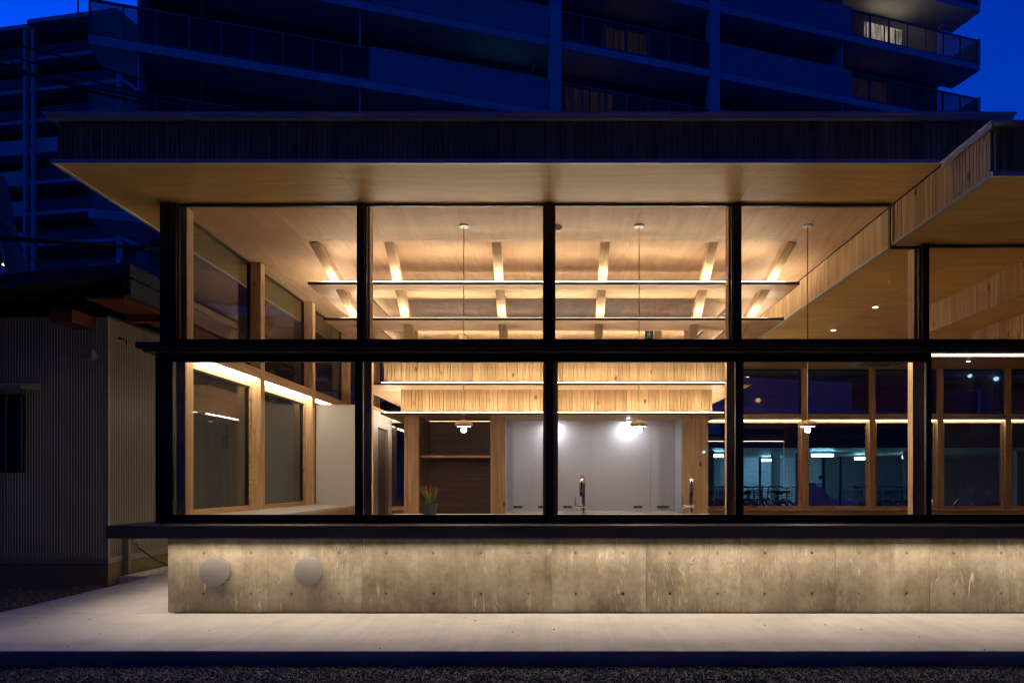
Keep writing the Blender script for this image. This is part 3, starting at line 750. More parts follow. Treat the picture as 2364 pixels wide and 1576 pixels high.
# plant
px, py, pz = -1.30, 0.66, 0.886
t = thing('potted_plant', 'potted stick plant with red-tipped green stems on the sink counter', 'plant', (px, py, pz))
b = MB(); b.lathe([(.060, pz), (.066, pz+.004), (.086, pz+.118), (.088, pz+.124), (.081, pz+.124), (.078, pz+.112)], (px, py, 0), 28); b.build('pot', M['pot'], t, smooth=True)
b = MB(); b.lathe([(.0785, pz+.1085), (.0785, pz+.1125)], (px, py, 0), 20); b.build('soil', M['soil'], t)
tm = NT('stick_plant'); tc = tm.n("ShaderNodeTexCoord"); sz = tm.n("ShaderNodeSeparateXYZ"); tm.l(tc.outputs["Object"], sz.inputs[0])
tm.col(tm.ramp(sz.outputs[2], [(0.0, (0.05, 0.10, 0.015)), (0.40, (0.14, 0.17, 0.02)), (0.72, (0.42, 0.12, 0.035)), (1.0, (0.46, 0.10, 0.05))]))
sz_ = tm.n("ShaderNodeMath", operation='MULTIPLY'); sz_.inputs[1].default_value = 4.6
rl = [n for n in tm.t.nodes if n.type == 'VALTORGB'][0]
tm.l(sz.outputs[2], sz_.inputs[0]); tm.l(sz_.outputs[0], rl.inputs[0])
def grow(b, p, dirv, L, r, depth, rr):
    q = p + dirv*L; mid = p + dirv*L*.5 + Vector((rr.uniform(-.004,.004), rr.uniform(-.004,.004), 0))
    b.tube([p, mid, q], [r, r*.95, r*.8], 5)
    if depth > 0:
        for _ in range(rr.choice((2, 2, 3))):
            dv = (dirv + Vector((rr.uniform(-.5,.5), rr.uniform(-.5,.5), rr.uniform(.05,.5)))).normalized(); grow(b, q, dv, L*rr.uniform(.6, .95), r*.85, depth-1, rr)
rr = random.Random(5)
for k in range(15):
    b = MB(); a = rr.uniform(0, 6.28); q = rr.uniform(.01, .06)
    grow(b, Vector((q*math.cos(a), q*math.sin(a), 0)), Vector((q*4*math.cos(a), q*4*math.sin(a), 1)).normalized(), rr.uniform(.045, .085), .0026, 2, rr)
    b.build('stem', tm.m, t, (px, py, pz+.11))

# ceiling downlights, smoke detector, air conditioner, exit sign
for (dx_, dd, lab) in ((4.26, 8.97, 'small round downlight in the low ceiling, nearest the front glass'), (4.27, 10.33, 'small round downlight in the low ceiling, second from the front'), (4.30, 12.95, 'small round downlight in the low ceiling close to the far wall'), (7.94, 13.0, 'small round downlight at far right near the far wall')):
    t = thing('downlight', lab, 'downlight', (dx_, d2y(dd), ZR-.002), 'downlights in the low ceiling')
    b = MB(); b.lathe([(.050, ZR-.0025), (.050, ZR-.010), (.040, ZR-.010)], (dx_, d2y(dd), 0), 20); b.build('ring', M['ductwhite'], t, smooth=True)
    b = MB(); b.lathe([(.026, ZR-.0105), (.026, ZR-.0125)], (dx_, d2y(dd), 0), 16); b.build('lens', M['down'], t)
t = thing('smoke_detector', 'small white smoke detector on the ceiling beside the central mullion', 'smoke detector', (0.07, d2y(7.22), ZC))
b = MB(); b.lathe([(.045, ZC-.0015), (.048, ZC-.02), (.030, ZC-.042), (.012, ZC-.046)], (0.07, d2y(7.22), 0), 20); b.build('detector_body', M['ductwhite'], t, smooth=True)
ax, ay = 6.35, d2y(13.05)
t = thing('air_conditioner', 'white square ceiling cassette air conditioner', 'air conditioner', (ax, ay, ZR))
b = MB(); h = .47
b.box(ax-h, ax+h, ay-h, ay+h, ZR-.016, ZR-.0015, 0, .004); b.box(ax-h+.03, ax+h-.03, ay-h+.03, ay+h-.03, ZR-.034, ZR-.0165, 0, .004); b.build('panel', M['ductwhite'], t)
box('grille', ax-.24, ax+.24, ay-.24, ay+.24, ZR-.040, ZR-.0345, M['plate'], t)
for sx_, sy_ in ((1,0),(-1,0),(0,1),(0,-1)):
    cx_, cy_ = ax+sx_*.34, ay+sy_*.34; hx, hy = (.035, .26) if sx_ else (.26, .035)
    box('air_slot', cx_-hx, cx_+hx, cy_-hy, cy_+hy, ZR-.039, ZR-.0346, M['grille'], t)
ex, ey, ez = 1.635, d2y(11.40), 3.69
t = thing('exit_sign', 'small dark green emergency exit sign with a white running figure', 'sign', (ex, ey, ez))
box('sign_plate', ex-.07, ex+.07, ey-.012, ey+.012, ez-.07, ez+.07, M['signblue'], t, .002)
b = MB()
def poly(pts, y=ey-.0145):
    n = len(pts); b.add([(ex+x*.14, y, ez+z*.14) for x, z in pts]+[(ex+x*.14, y+.002, ez+z*.14) for x, z in pts], [tuple(range(n)), tuple(range(n, 2*n))]+[(i, (i+1)%n, n+(i+1)%n, n+i) for i in range(n)])
poly([(.05+.075*math.cos(k*.7854), .30+.075*math.sin(k*.7854)) for k in range(8)])
poly([(-.02,.20),(.10,.20),(.04,-.06),(-.08,-.06)]); poly([(.08,.20),(.24,.08),(.21,.03),(.06,.13)]); poly([(-.02,.20),(-.20,.12),(-.24,-.02),(-.18,-.04),(-.14,.07),(.0,.12)])
poly([(-.08,-.05),(.04,-.05),(.16,-.18),(.13,-.36),(.06,-.36),(.08,-.20)]); poly([(-.08,-.05),(.0,-.07),(-.12,-.26),(-.30,-.28),(-.30,-.22),(-.16,-.19)])
b.build('running_figure', M['signwhite'], t)

# ================================================================== neighbouring house
HX, HY = -5.71, 2.15
HOUSE = thing('neighbour_house', 'dark corrugated metal-clad house at the left', 'house', (-6.8, 4, -0.1))
M['corr'] = plain('corrugated_steel', (0.30, 0.27, 0.24), 0.42, 0.25, 0.06)
M['rust'] = plain('red_brown_timber', (0.12, 0.022, 0.008), 0.7, 0, 0.25, 9)
M['rail2'] = plain('window_bar_metal', (0.10, 0.10, 0.105), 0.5, 0.3)
M['kawara'] = plain('dark_roofing', (0.028, 0.028, 0.032), 0.5)
def corrugated(name, p0, p1, z0, z1, nrm, parent, pitch=0.036, dep=0.008):
    p0, p1 = Vector(p0), Vector(p1); L = (p1-p0).length; u = (p1-p0)/L; nv = Vector(nrm); n = int(L/pitch); vs = []; 
    prof = [(0, 0), (.50, 0), (.62, dep), (.88, dep)]
    pts = [p0 + u*((i+a)*pitch) + nv*h for i in range(n) for a, h in prof] + [p1.copy()]
    b = MB(); m = len(pts)
    b.add([(p.x, p.y, z0) for p in pts]+[(p.x, p.y, z1) for p in pts], [(i, i+1, m+i+1, m+i) for i in range(m-1)])
    me = bpy.data.meshes.new(name); me.from_pydata(b.v, [], b.f); me.materials.append(M['corr']); me.update()
    return link(bpy.data.objects.new(name, me), parent)
corrugated('front_cladding', (-9.2, HY, 0), (HX, HY, 0), 0.26, 3.36, (0,-1,0), HOUSE)
corrugated('side_cladding', (HX, HY, 0), (HX, 9.0, 0), 0.26, 3.36, (1,0,0), HOUSE)
box('wall_core', -9.2, HX-.004, HY+.004, 9.0, -0.1, 3.40, M['kawara'], HOUSE)
box('foundation', -9.2, HX+.004, HY-.004, HY+.1, -0.1, 0.175, M['found'], HOUSE); box('foundation', HX-.1, HX+.004, HY+.1005, 9.0, -0.1, 0.175, M['found'], HOUSE)
box('base_flashing', -9.2, HX+.018, HY-.02, HY-.0045, 0.185, 0.262, M['corr'], HOUSE); box('base_flashing', HX+.0045, HX+.018, HY-.0035, 9.0, 0.185, 0.262, M['corr'], HOUSE)
box('corner_trim', HX-.02, HX+.012, HY-.012, HY+.02, 0.263, 3.36, M['corr'], HOUSE)
# low-pitched roof, rake facing the camera
b = MB(); yy0, yy1 = HY-.55, 9.2
for (xa, za, xb, zb_) in ((-10.5, 3.25, HX+.62, 3.72),):
    b.add([(xa,yy0,za),(xb,yy0,zb_-.0),(xb,yy1,zb_),(xa,yy1,za),(xa,yy0,za+.16),(xb,yy0,zb_+.16),(xb,yy1,zb_+.16),(xa,yy1,za+.16)], [(0,3,2,1),(4,5,6,7),(0,1,5,4),(1,2,6,5),(2,3,7,6),(3,0,4,7)])
b.build('roof_slab', M['kawara'], HOUSE)
box('roof_fascia', HX+.50, HX+.60, HY-.50, 9.0, 3.50, 3.70, M['kawara'], HOUSE)
box('eave_board', HX+.02, HX+.49, HY-.45, 9.0, 3.47, 3.50, M['rust'], HOUSE)
for y in np.arange(HY+.35, 8.5, .9): box('rafter', HX+.02, HX+.48, y, y+.09, 3.38, 3.469, M['rust'], HOUSE)
for x in (-7.35, -6.14): box('purlin_end', x, x+.26, HY-.42, HY-.012, 3.20, 3.36, M['rust'], HOUSE)
# window with bars and awning
w = box('window', -8.6, -6.76, HY-.05, HY-.010, 1.36, 2.36, M['black'], HOUSE); 
for k in range(10): box('window_bar', -8.55+.196*k, -8.535+.196*k, HY-.075, HY-.052, 1.38, 2.34, M['rail2'], w)
b = MB(); b.add([(-8.7,HY-.01,2.50),(-6.58,HY-.01,2.50),(-6.58,HY-.01,2.42),(-8.7,HY-.01,2.42),(-8.7,HY-.34,2.44),(-6.58,HY-.34,2.44),(-6.58,HY-.34,2.40),(-8.7,HY-.34,2.40)], [(0,1,5,4),(4,5,6,7),(7,6,2,3),(0,4,7,3),(1,2,6,5),(0,3,2,1)])
b.build('awning', M['corr'], HOUSE)
b = MB(); b.lathe([(.065, 0), (.065, -.07)], (-5.90, HY-.01, 2.86), 20, 0, 'y'); b.box(-5.97, -5.83, HY-.12, HY-.07, 2.80, 2.93, 0, .01); b.build('vent_hood', M['corr'], HOUSE)
for (y, lab) in ((2.35, 0), (2.95, 1)):
    t = thing('wall_hook', ['dark wall hook on the side of the neighbouring house, nearest its corner', 'dark wall hook with a hanging wire on the side of the house'][lab], 'hook', (HX+.01, y, 3.12-.03*lab))
    b = MB(); z = 3.12-.03*lab; x = HX+.010
    b.tube([(x, y, z), (x+.05, y, z), (x+.09, y+.02, z-.02), (x+.08, y+.04, z-.07)], .009, 6); b.tube([(x+.03, y-.05, z+.01), (x+.03, y+.05, z+.01)], .010, 6); b.build('hook_arm', M['black'], t)
    if lab:
        b = MB(); b.tube([(x+.06, y+.03, z), (x+.04, y+.25, z-.09), (x+.03, y+.45, z-.09), (x+.02, y+.62, z+.02)], .004, 5); b.build('wire', M['black'], t)
# standpipe, hose and basin
t = thing('standpipe', 'grey water standpipe with a chrome tap beside the neighbouring house', 'standpipe', (-5.66, d2y(9.12), -.1))
box('post', -5.695, -5.625, d2y(9.08), d2y(9.15), -.1, .62, M['ventgrey'], t, .006)
b = MB(); x, y, z = -5.62, d2y(9.11), .42
b.tube([(x-.003, y, z), (x+.075, y, z), (x+.10, y, z-.02), (x+.105, y, z-.05)], .013, 8); b.tube([(x+.04, y, z), (x+.04, y, z+.055)], .008, 6)
b.tube([(x+.005, y, z+.055), (x+.075, y, z+.055)], .009, 6); b.build('tap', M['chrome'], t, smooth=True)
M['hose'] = plain('green_hose', (0.012, 0.10, 0.075), 0.5)
b = MB(); pts = []
for k in range(17):
    u = k/16; pts.append((x+.105+.42*u, y+.25*u, z-.05-(.34*u)+.10*u*(u-1)*1.3 ))
b.tube(pts, .012, 8); tag(b.build('garden_hose', M['hose'], smooth=True), 'green garden hose hanging from the standpipe tap', 'hose')
t = thing('washing_basin', 'shallow white concrete basin on the gravel by the standpipe', 'basin', (-5.43, d2y(9.4), -.1))
b = MB(); xa, xb, ya, yb = -5.61, -5.245, d2y(8.87), d2y(10.0)
b.box(xa, xb, ya, yb, -.11, -.05); tk = .035
for q in ((xa, xb, ya, ya+tk), (xa, xb, yb-tk, yb), (xa, xa+tk, ya+tk, yb-tk), (xb-tk, xb, ya+tk, yb-tk)): b.box(*q, -.05, .014)
b.build('basin_body', M['ductwhite'], t)

# ================================================================== big apartment block behind (local frame: x along, y inward)
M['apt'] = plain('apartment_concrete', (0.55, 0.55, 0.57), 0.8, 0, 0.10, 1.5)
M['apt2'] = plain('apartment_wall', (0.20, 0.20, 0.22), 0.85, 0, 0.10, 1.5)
M['rail'] = plain('balcony_rail', (0.16, 0.16, 0.18), 0.5, 0.3)
def tile_mat():
    t = NT('balcony_tile'); br = t.n("ShaderNodeTexBrick"); t.l(t.coords((1,1,1), False), br.inputs["Vector"])
    mp = br.inputs["Vector"].links[0].from_node; mp.inputs["Rotation"].default_value = (R(90), 0, 0)
    br.inputs["Scale"].default_value = 6.0; br.inputs["Mortar Size"].default_value = 0.03
    br.inputs["Color1"].default_value = (.48,.48,.50,1); br.inputs["Color2"].default_value = (.40,.40,.42,1); br.inputs["Mortar"].default_value = (.18,.18,.19,1)
    t.col(br.outputs[0]); t.b.inputs["Roughness"].default_value = .6; return t.m
M['tile'] = tile_mat()
APT = thing('apartment_block', 'large dark apartment block with long balconies rising behind the pavilion', 'apartment block', (0.16, 20.86, 0), None, True, R(16.9))
T0, T1 = -16.3, 22.1
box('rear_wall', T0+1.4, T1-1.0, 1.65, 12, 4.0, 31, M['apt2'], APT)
for k in range(-5, 4):
    z = 18.75 + 2.9*k; near = k >= -3
    box('balcony_slab', T0, T1, 0.0, 1.648, z, z+.30, M['apt'], APT)
    for a, b_ in ((-7.2, -.22), (7.43, 14.4)):
        box('tiled_parapet', a, b_, -.015, .11, z+.305, z+1.52, M['tile'], APT); box('parapet_cap', a, b_, -.03, .125, z+1.521, z+1.56, M['apt'], APT)
    for a, b_, n in ((T0, -7.22, 9), (.22, 7.0, 7), (14.42, T1-.12, 7)):
        if not near:
            box('balcony_screen', a, b_, .02, .08, z+.36, z+1.46, M['frost'], APT); continue
        rl_ = box('balcony_railing', a, b_, .01, .09, z+1.46, z+1.52, M['rail'], APT)
        box('lower_rail', a, b_, .02, .08, z+.34, z+.38, M['rail'], rl_)
        st = (b_-a)/n
        for q in range(n+1):
            if q: box('glazed_panel', a+(q-1)*st+.03, a+q*st-.03, .04, .06, z+.382, z+1.458, M['frost'], rl_)
            xq = min(max(a+q*st, a+.026), b_-.026)
            box('rail_post', xq-.025, xq+.025, .012, .088, z+.302, z+1.4595, M['rail'], rl_)
    # windows at the back of the balcony, pipes and vents
    if k >= -3:
        for a in (-14.0, -10.6, -6.2, -3.2, 1.2, 5.5, 8.6, 11.6, 15.6, 18.4):
            lit = M['black']; wh = 1.95; lz = .35
            if k == 1 and a == 15.6: lit = M['litwin']; wh = 1.25; a = 16.6; lz = 1.15
            if k == 0 and a == 15.6: lit = M['dimwin']; wh = 1.25; lz = 1.15
            if k in (0, -1) and a == 1.2: lit = M['dimwin']; a = 2.6 if k == 0 else 0.9; wh = 1.25; lz = 1.1
            if k == -1 and a == -3.2: lit = M['cyan']
            wz = z+lz
            wo = box('balcony_window', a, a+2.3, 1.60, 1.648, wz, wz+wh, lit, APT)
            for xx in (a, a+1.12, a+2.24): box('window_stile', xx, xx+.06, 1.57, 1.599, wz, wz+wh, M['rail'], wo)
        for a in (-13.2, -.75, 6.6, 13.6, 20.6):
            b = MB()
            b.tube([(a, 1.45, z+.3), (a, 1.45, z+2.2), (a+.12, 1.2, z+2.55), (a+.15, .9, z+2.62)], .06, 8); b.tube([(a+.32, 1.5, z+.3), (a+.32, 1.5, z+2.6)], .05, 8)
            b.build('drain_pipe', M['apt'], APT, smooth=True)
        for a in (-9.4, -2.3, 3.9, 10.8, 17.2):
            b = MB(); b.lathe([(.10, 0), (.10, -.05), (.07, -.06)], (a, 1.648, z+2.5), 16, 0, 'y'); b.build('round_vent', M['black'], APT)
        for a in (-7.6, -14.9, 7.5, 14.0): box('balcony_divider', a, a+.06, .15, 1.64, z+.302, z+2.88, M['apt'], APT)
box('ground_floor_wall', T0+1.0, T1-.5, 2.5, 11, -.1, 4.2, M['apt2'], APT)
for a in (0.0, 7.21): box('column', a-.22, a+.22, -.12, .30, 0, 31, M['apt'], APT)
for k in range(-5, 4): box('end_fin', T1-.12, T1+.02, -.02, 1.64, 18.75+2.9*k+.302, 18.75+2.9*k+1.56, M['apt'], APT)

# ================================================================== far tower at the left (local frame)
TOW = thing('residential_tower', 'distant dark residential tower at the far left', 'tower', (-48.6, 57.4, 0), None, True, R(-9.6))
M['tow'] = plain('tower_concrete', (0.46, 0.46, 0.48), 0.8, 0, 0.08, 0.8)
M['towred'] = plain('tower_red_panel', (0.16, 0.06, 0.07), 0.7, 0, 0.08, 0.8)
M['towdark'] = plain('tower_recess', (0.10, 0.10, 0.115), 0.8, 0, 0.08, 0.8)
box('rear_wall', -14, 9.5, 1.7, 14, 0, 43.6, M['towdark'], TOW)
box('roof_edge', -14, 0.6, -.3, 1.7, 43.6, 44.0, M['tow'], TOW); box('roof_edge', .62, 10, -1.2, 1.7, 43.3, 43.7, M['tow'], TOW)
for k in range(15):
    z = 40.7-2.9*k
    sl = box('balcony_slab', -14, 9.6, 0, 1.698, z, z+.32, M['tow'], TOW)
    box('parapet', -14, -.9, .02, .10, z+.325, z+1.4, M['towred'] if k < 3 else M['tow'], sl)
    box('parapet', .32, 9.4, .02, .10, z+.325, z+1.4, M['towred'] if k != 3 else M['tow'], sl)
    for a in (1.2, 5.6): box('window', a, a+2.6, 1.64, 1.698, z+.4, z+2.3, M['black'], sl)
    for a in (3.9, 8.6): 
        b = MB(); b.lathe([(.12, 0), (.12, -.06)], (a+.4, 1.69, z+2.35), 10, 0, 'y'); b.build('round_vent', M['black'], sl)
for a in (-.75, .12, 5.9+3.3): box('column', a-.17, a+.17, -.2, .15, 0, 43.6, M['tow'], TOW)
b = MB(); b.tube([(2.4, 2.5, 43.6), (2.4, 2.5, 52)], .07, 6); b.build('antenna', M['rail'], TOW)

RB = thing('rear_building', 'dark low building with lit floor lines seen through the far right windows', 'building', (31, d2y(44), -.1))
box('wall', 15.5, 52, d2y(44), d2y(56), -.1, 11.5, M['apt2'], RB)
for k in range(4):
    box('floor_edge', 15.3, 52, d2y(43.2), d2y(44)-.002, 2.7+2.6*k, 2.95+2.6*k, M['apt'], RB)
    for q in range(9): box('window', 16.5+4*q, 18.9+4*q, d2y(44)-.05, d2y(44)-.003, 3.2+2.6*k, 5.0+2.6*k, M['black'], RB)

# ================================================================== unseen street buildings, sized to block sky light; their lamps mirror in the glass
M['brick'] = plain('street_render', (0.16, 0.15, 0.15), 0.85, 0, 0.15, 0.8)
for (xa, xb, hh, lab) in ((-34, -9, 23.0, 'unseen dark street building added behind the camera at left to block sky light'), (-8, 13, 22.0, 'unseen dark street building added behind the camera to block sky light, carrying the mirrored lamps'), (14, 42, 24.0, 'unseen dark street building added behind the camera at right to block sky light')):
    t = thing('sky_blocking_building', lab, 'building', ((xa+xb)/2, -13, -.1), 'unseen street buildings blocking sky light')
    box('wall', xa, xb, -23, -13, -.1, hh, M['brick'], t); box('parapet', xa-.1, xb+.1, -23.1, -12.9, hh+.001, hh+.35, M['roof'], t)
    for x_ in np.arange(xa+1.5, xb-2, 3.0):
        for z_ in np.arange(3.6, hh-1.5, 3.0): box('window', x_, x_+1.5, -13.0+.001, -12.95, z_, z_+1.3, M['black'], t)

M['shoplamp'] = emit('shop_lamp', (1.0, 0.55, 0.2), 9); M['coollamp'] = emit('cool_lamp', (0.45, 0.75, 1.0), 16)
for (x_, z_, r_, m_, lab) in ((5.85, 3.54, .06, 'shoplamp', 'orange shop lamp mirrored in the glass right of the kitchen'), (11.88, 4.24, .05, 'coollamp', 'cool white lamp mirrored high in the far right window, left one'), (12.63, 4.16, .06, 'coollamp', 'cool white lamp mirrored high in the far right window, right one'), (4.32, 2.08, .04, 'coollamp', 'small cool lamp mirrored beside the right cedar column')):
    t = thing('shop_lamp', lab, 'lamp', (x_, -12.9, z_), 'street lamps mirrored in the glass')
    b = MB(); b.lathe([(r_*.5, .0), (r_, .03), (r_*1.1, .09), (r_*.4, .14)], (x_, -12.94, z_), 16, 0, 'y'); b.build('lamp_globe', M[m_], t, smooth=True)
    box('lamp_bracket', x_-.03, x_+.03, -12.999, -12.942, z_-.03, z_+.03, M['black'], t)

# ================================================================== cables, pole, street lights
def px(x, y, d): return ((x-1266)*d/1568, d2y(d), EYE+(1106-y)*d/1568)
cab = [[(-60, 78, 12.5), (0, 95, 13), (170, 138, 14.5), (340, 187, 16), (582, 254, 18), (760, 300, 19.5)],
       [(-60, 108, 12), (0, 123, 12.5), (140, 163, 14), (273, 202, 15.5), (534, 254, 18), (700, 285, 19)],
       [(-60, 128, 11.5), (34, 157, 12.2), (178, 202, 13.5), (315, 234, 15), (460, 262, 16.5)],
       [(-40, 150, 11.5), (60, 172, 12.2), (230, 205, 14), (420, 245, 16), (560, 272, 17)],
       [(-30, 455, 12), (60, 540, 12.5), (150, 625, 13), (200, 670, 13.4)],
       [(-30, 480, 12), (50, 570, 12.5), (90, 610, 13), (140, 668, 13.4)],
       [(-30, 640, 13), (90, 625, 14), (230, 640, 15), (390, 655, 16)],
       [(-30, 600, 13), (120, 640, 14), (250, 655, 15), (390, 690, 16)]]
clab = ['highest black overhead cable crossing toward the pavilion roof', 'second black overhead cable from the top', 'thick black overhead cable, third from the top', 'black overhead cable just under the thick one', 'steep guy wire by the leaning pole, upper one', 'steep guy wire by the leaning pole, lower one', 'thin overhead wire above the neighbouring roof', 'lower thin overhead wire close above the neighbouring roof']
def smoothpts(p, n=6):
    p = [Vector(px(*q)) for q in p]; out = []
    for i in range(len(p)-1):
        a, b_, c, d = p[max(i-1,0)], p[i], p[i+1], p[min(i+2, len(p)-1)]
        for k in range(n):
            t_ = k/n; out.append(.5*((2*b_)+(c-a)*t_+(2*a-5*b_+4*c-d)*t_*t_+(3*b_-a-3*c+d)*t_**3))
    return out+[p[-1]]
for i, (p, lab) in enumerate(zip(cab, clab)):
    b = MB(); b.tube(smoothpts(p), .026 if i == 2 else (.018 if i < 4 else .008), 6)
    tag(b.build('overhead_cable', M['black'], smooth=True), lab, 'cable', 'overhead cables at the left')
b = MB(); rr = random.Random(3)
for k in range(5):
    c0 = Vector(px(10+rr.uniform(-8, 12), 145+rr.uniform(-55, 20), 12.2)); r_ = rr.uniform(.08, .17)
    b.tube([c0+Vector((r_*math.cos(a*.45), rr.uniform(-.03,.03), r_*.9*math.sin(a*.45))) for a in range(15)], .007, 5)
tag(b.build('cable_coil', M['black']), 'loose coil of black cable hanging at the left edge', 'cable')
M['guard'] = plain('yellow_brown_guard', (0.20, 0.12, 0.02), 0.6)
t = thing('guarded_cable', 'thick cable in a yellow-brown guard sleeve behind the corner post', 'cable', px(0, 547, 11.5))
WL[t.name] = Vector((0,0,0)); t.location = (0,0,0)
b = MB(); b.tube([px(85, 552, 11.6), px(200, 560, 11.8), px(300, 568, 12), px(420, 577, 12.2)], .038, 8); b.build('sleeve', M['guard'], t, smooth=True)
for q in (([px(-80, 540, 11.4), px(85, 552, 11.6)], .05, 'cable'), ([px(285, 566, 12), px(330, 571, 12)], .055, 'clamp'), ([px(88, 550, 11.6), px(108, 554, 11.6)], .055, 'clamp')):
    b = MB(); b.tube(q[0], q[1], 8); b.build(q[2], M['black'], t, smooth=True)
M['pole'] = plain('pole_concrete', (0.20, 0.20, 0.21), 0.8)
t = thing('utility_pole', 'leaning concrete utility pole at the left edge', 'pole', (px(60, 660, 13.5)[0], d2y(13.5), -.1))
b = MB(); b.tube([(px(60, 660, 13.5)[0]+.3, d2y(13.5), -.1), px(40, 640, 13.5), px(10, 500, 13.4), px(-8, 410, 13.4)], [.19, .17, .16, .15], 14); b.build('shaft', M['pole'], t, smooth=True)
for (x, y, d, lab) in ((11, 610, 40, 'lit street lamp seen low at the left edge, above the dark roof'), (64, 672, 45, 'lit lamp just left of the tower column foot'), (93, 677, 45, 'lit lamp right of the tower column foot'), (12, 698, 38, 'lowest lit lamp at the left edge')):
    p = px(x, y, d); t = thing('street_lamp', lab, 'lamp', (p[0], p[1], -.1), 'distant street lamps')
    b = MB(); b.tube([(p[0], p[1]+.4, -.1), (p[0], p[1]+.4, p[2]+.1), (p[0], p[1], p[2]+.14)], .06, 6); b.build('lamp_post', M['rail'], t)
    b = MB(); b.lathe([(.06, p[2]), (.14, p[2]+.05), (.10, p[2]+.1)], (p[0], p[1], 0), 10); b.build('lamp_head', M['street'], t)

# ================================================================== bicycle parking behind the pavilion
M['mesh'] = plain('fence_wire', (0.20, 0.22, 0.24), 0.5, 0.5)
M['bluewall'] = plain('pale_translucent_panel', (0.45, 0.50, 0.55), 0.5)
FY = d2y(17.0)
for s_, (xa, xb) in enumerate(((3.2, 5.2), (5.2, 7.2), (7.2, 9.2), (9.2, 11.2), (11.2, 13.2), (-4.2, -2.2))):
    t = thing('mesh_fence', ['wire mesh fence panel behind the bicycles, first right of the kitchen', 'wire mesh fence panel, second right of the kitchen', 'wire mesh fence panel before the covered scooter', 'wire mesh fence panel at right of the covered scooter', 'wire mesh fence panel at the far right', 'wire mesh fence panel seen through the gap left of the kitchen'][s_], 'fence', ((xa+xb)/2, FY, -.1), 'mesh fence panels')
    b = MB()
    for k in range(int((xb-xa)/.075)): b.box(xa+.075*k+.03, xa+.075*k+.034, FY-.002, FY+.002, .0, 1.80)
    for k in range(13): b.box(xa+.02, xb, FY-.006, FY-.002, .08+.14*k, .084+.14*k)
    b.build('wire_mesh', M['mesh'], t); box('fence_post', xa-.025, xa+.025, FY-.03, FY+.03, -.1, 1.86, M['mesh'], t)
SH = thing('bicycle_shelter', 'open ground-floor bicycle parking with pale wall panels', 'shelter', (8.5, d2y(24), -.1))
box('parking_slab', 2.0, 20, d2y(17.2), d2y(30.9), -.1, 0.06, M['found'], SH)
box('shelter_roof', 1.5, 21, d2y(20.5), d2y(31.2), 2.32, 2.60, M['bluewall'], SH); box('roof_fascia', 1.5, 21, d2y(20.42), d2y(20.5)-.002, 2.26, 2.66, M['kawara'], SH)
for k in range(9):
    xa = 2.2+2.05*k
    box('wall_panel', xa, xa+1.9, d2y(31.0), d2y(31.1), .061, 2.319, M['bluewall'] if k in (1, 2, 3, 4) else M['apt2'], SH)
for x, d_ in ((5.6, 24), (8.25, 25), (9.15, 25), (12.6, 24), (16.5, 24)): box('shelter_column', x-.12, x+.12, d2y(d_), d2y(d_)+.24, .061, 2.319, M['apt2'], SH)
for (x, d_, w, lab) in ((1641, 24.5, .62, 'fluorescent lamp over the bicycles, just right of the cedar column'), (1889, 24, .74, 'brightest fluorescent lamp over the covered scooter'), (1981, 27.5, .6, 'fluorescent lamp left of the slender timber post'), (2092, 26, .6, 'fluorescent lamp beside the front timber post at right'), (1768, 29.5, .7, 'dim far fluorescent lamp in the bicycle parking')):
    p = Vector(((x-1266)*d_/1568, d2y(d_), 2.12)); t = thing('fluorescent_lamp', lab, 'lamp', p, 'fluorescent lamps in the bicycle parking')
    box('lamp_body', p[0]-w/2, p[0]+w/2, p[1]-.11, p[1]+.11, p[2]+.101, p[2]+.15, M['ductwhite'], t)
    box('lamp_stem', p[0]-.03, p[0]+.03, p[1]-.03, p[1]+.03, p[2]+.1505, 2.319, M['rail'], t)
    for q in (-.06, .06):
        b = MB(); b.tube([(p[0]-w/2+.02, p[1]+q, p[2]+.05), (p[0]+w/2-.02, p[1]+q, p[2]+.05)], .048, 8); b.build('tube', M['tube'], t)

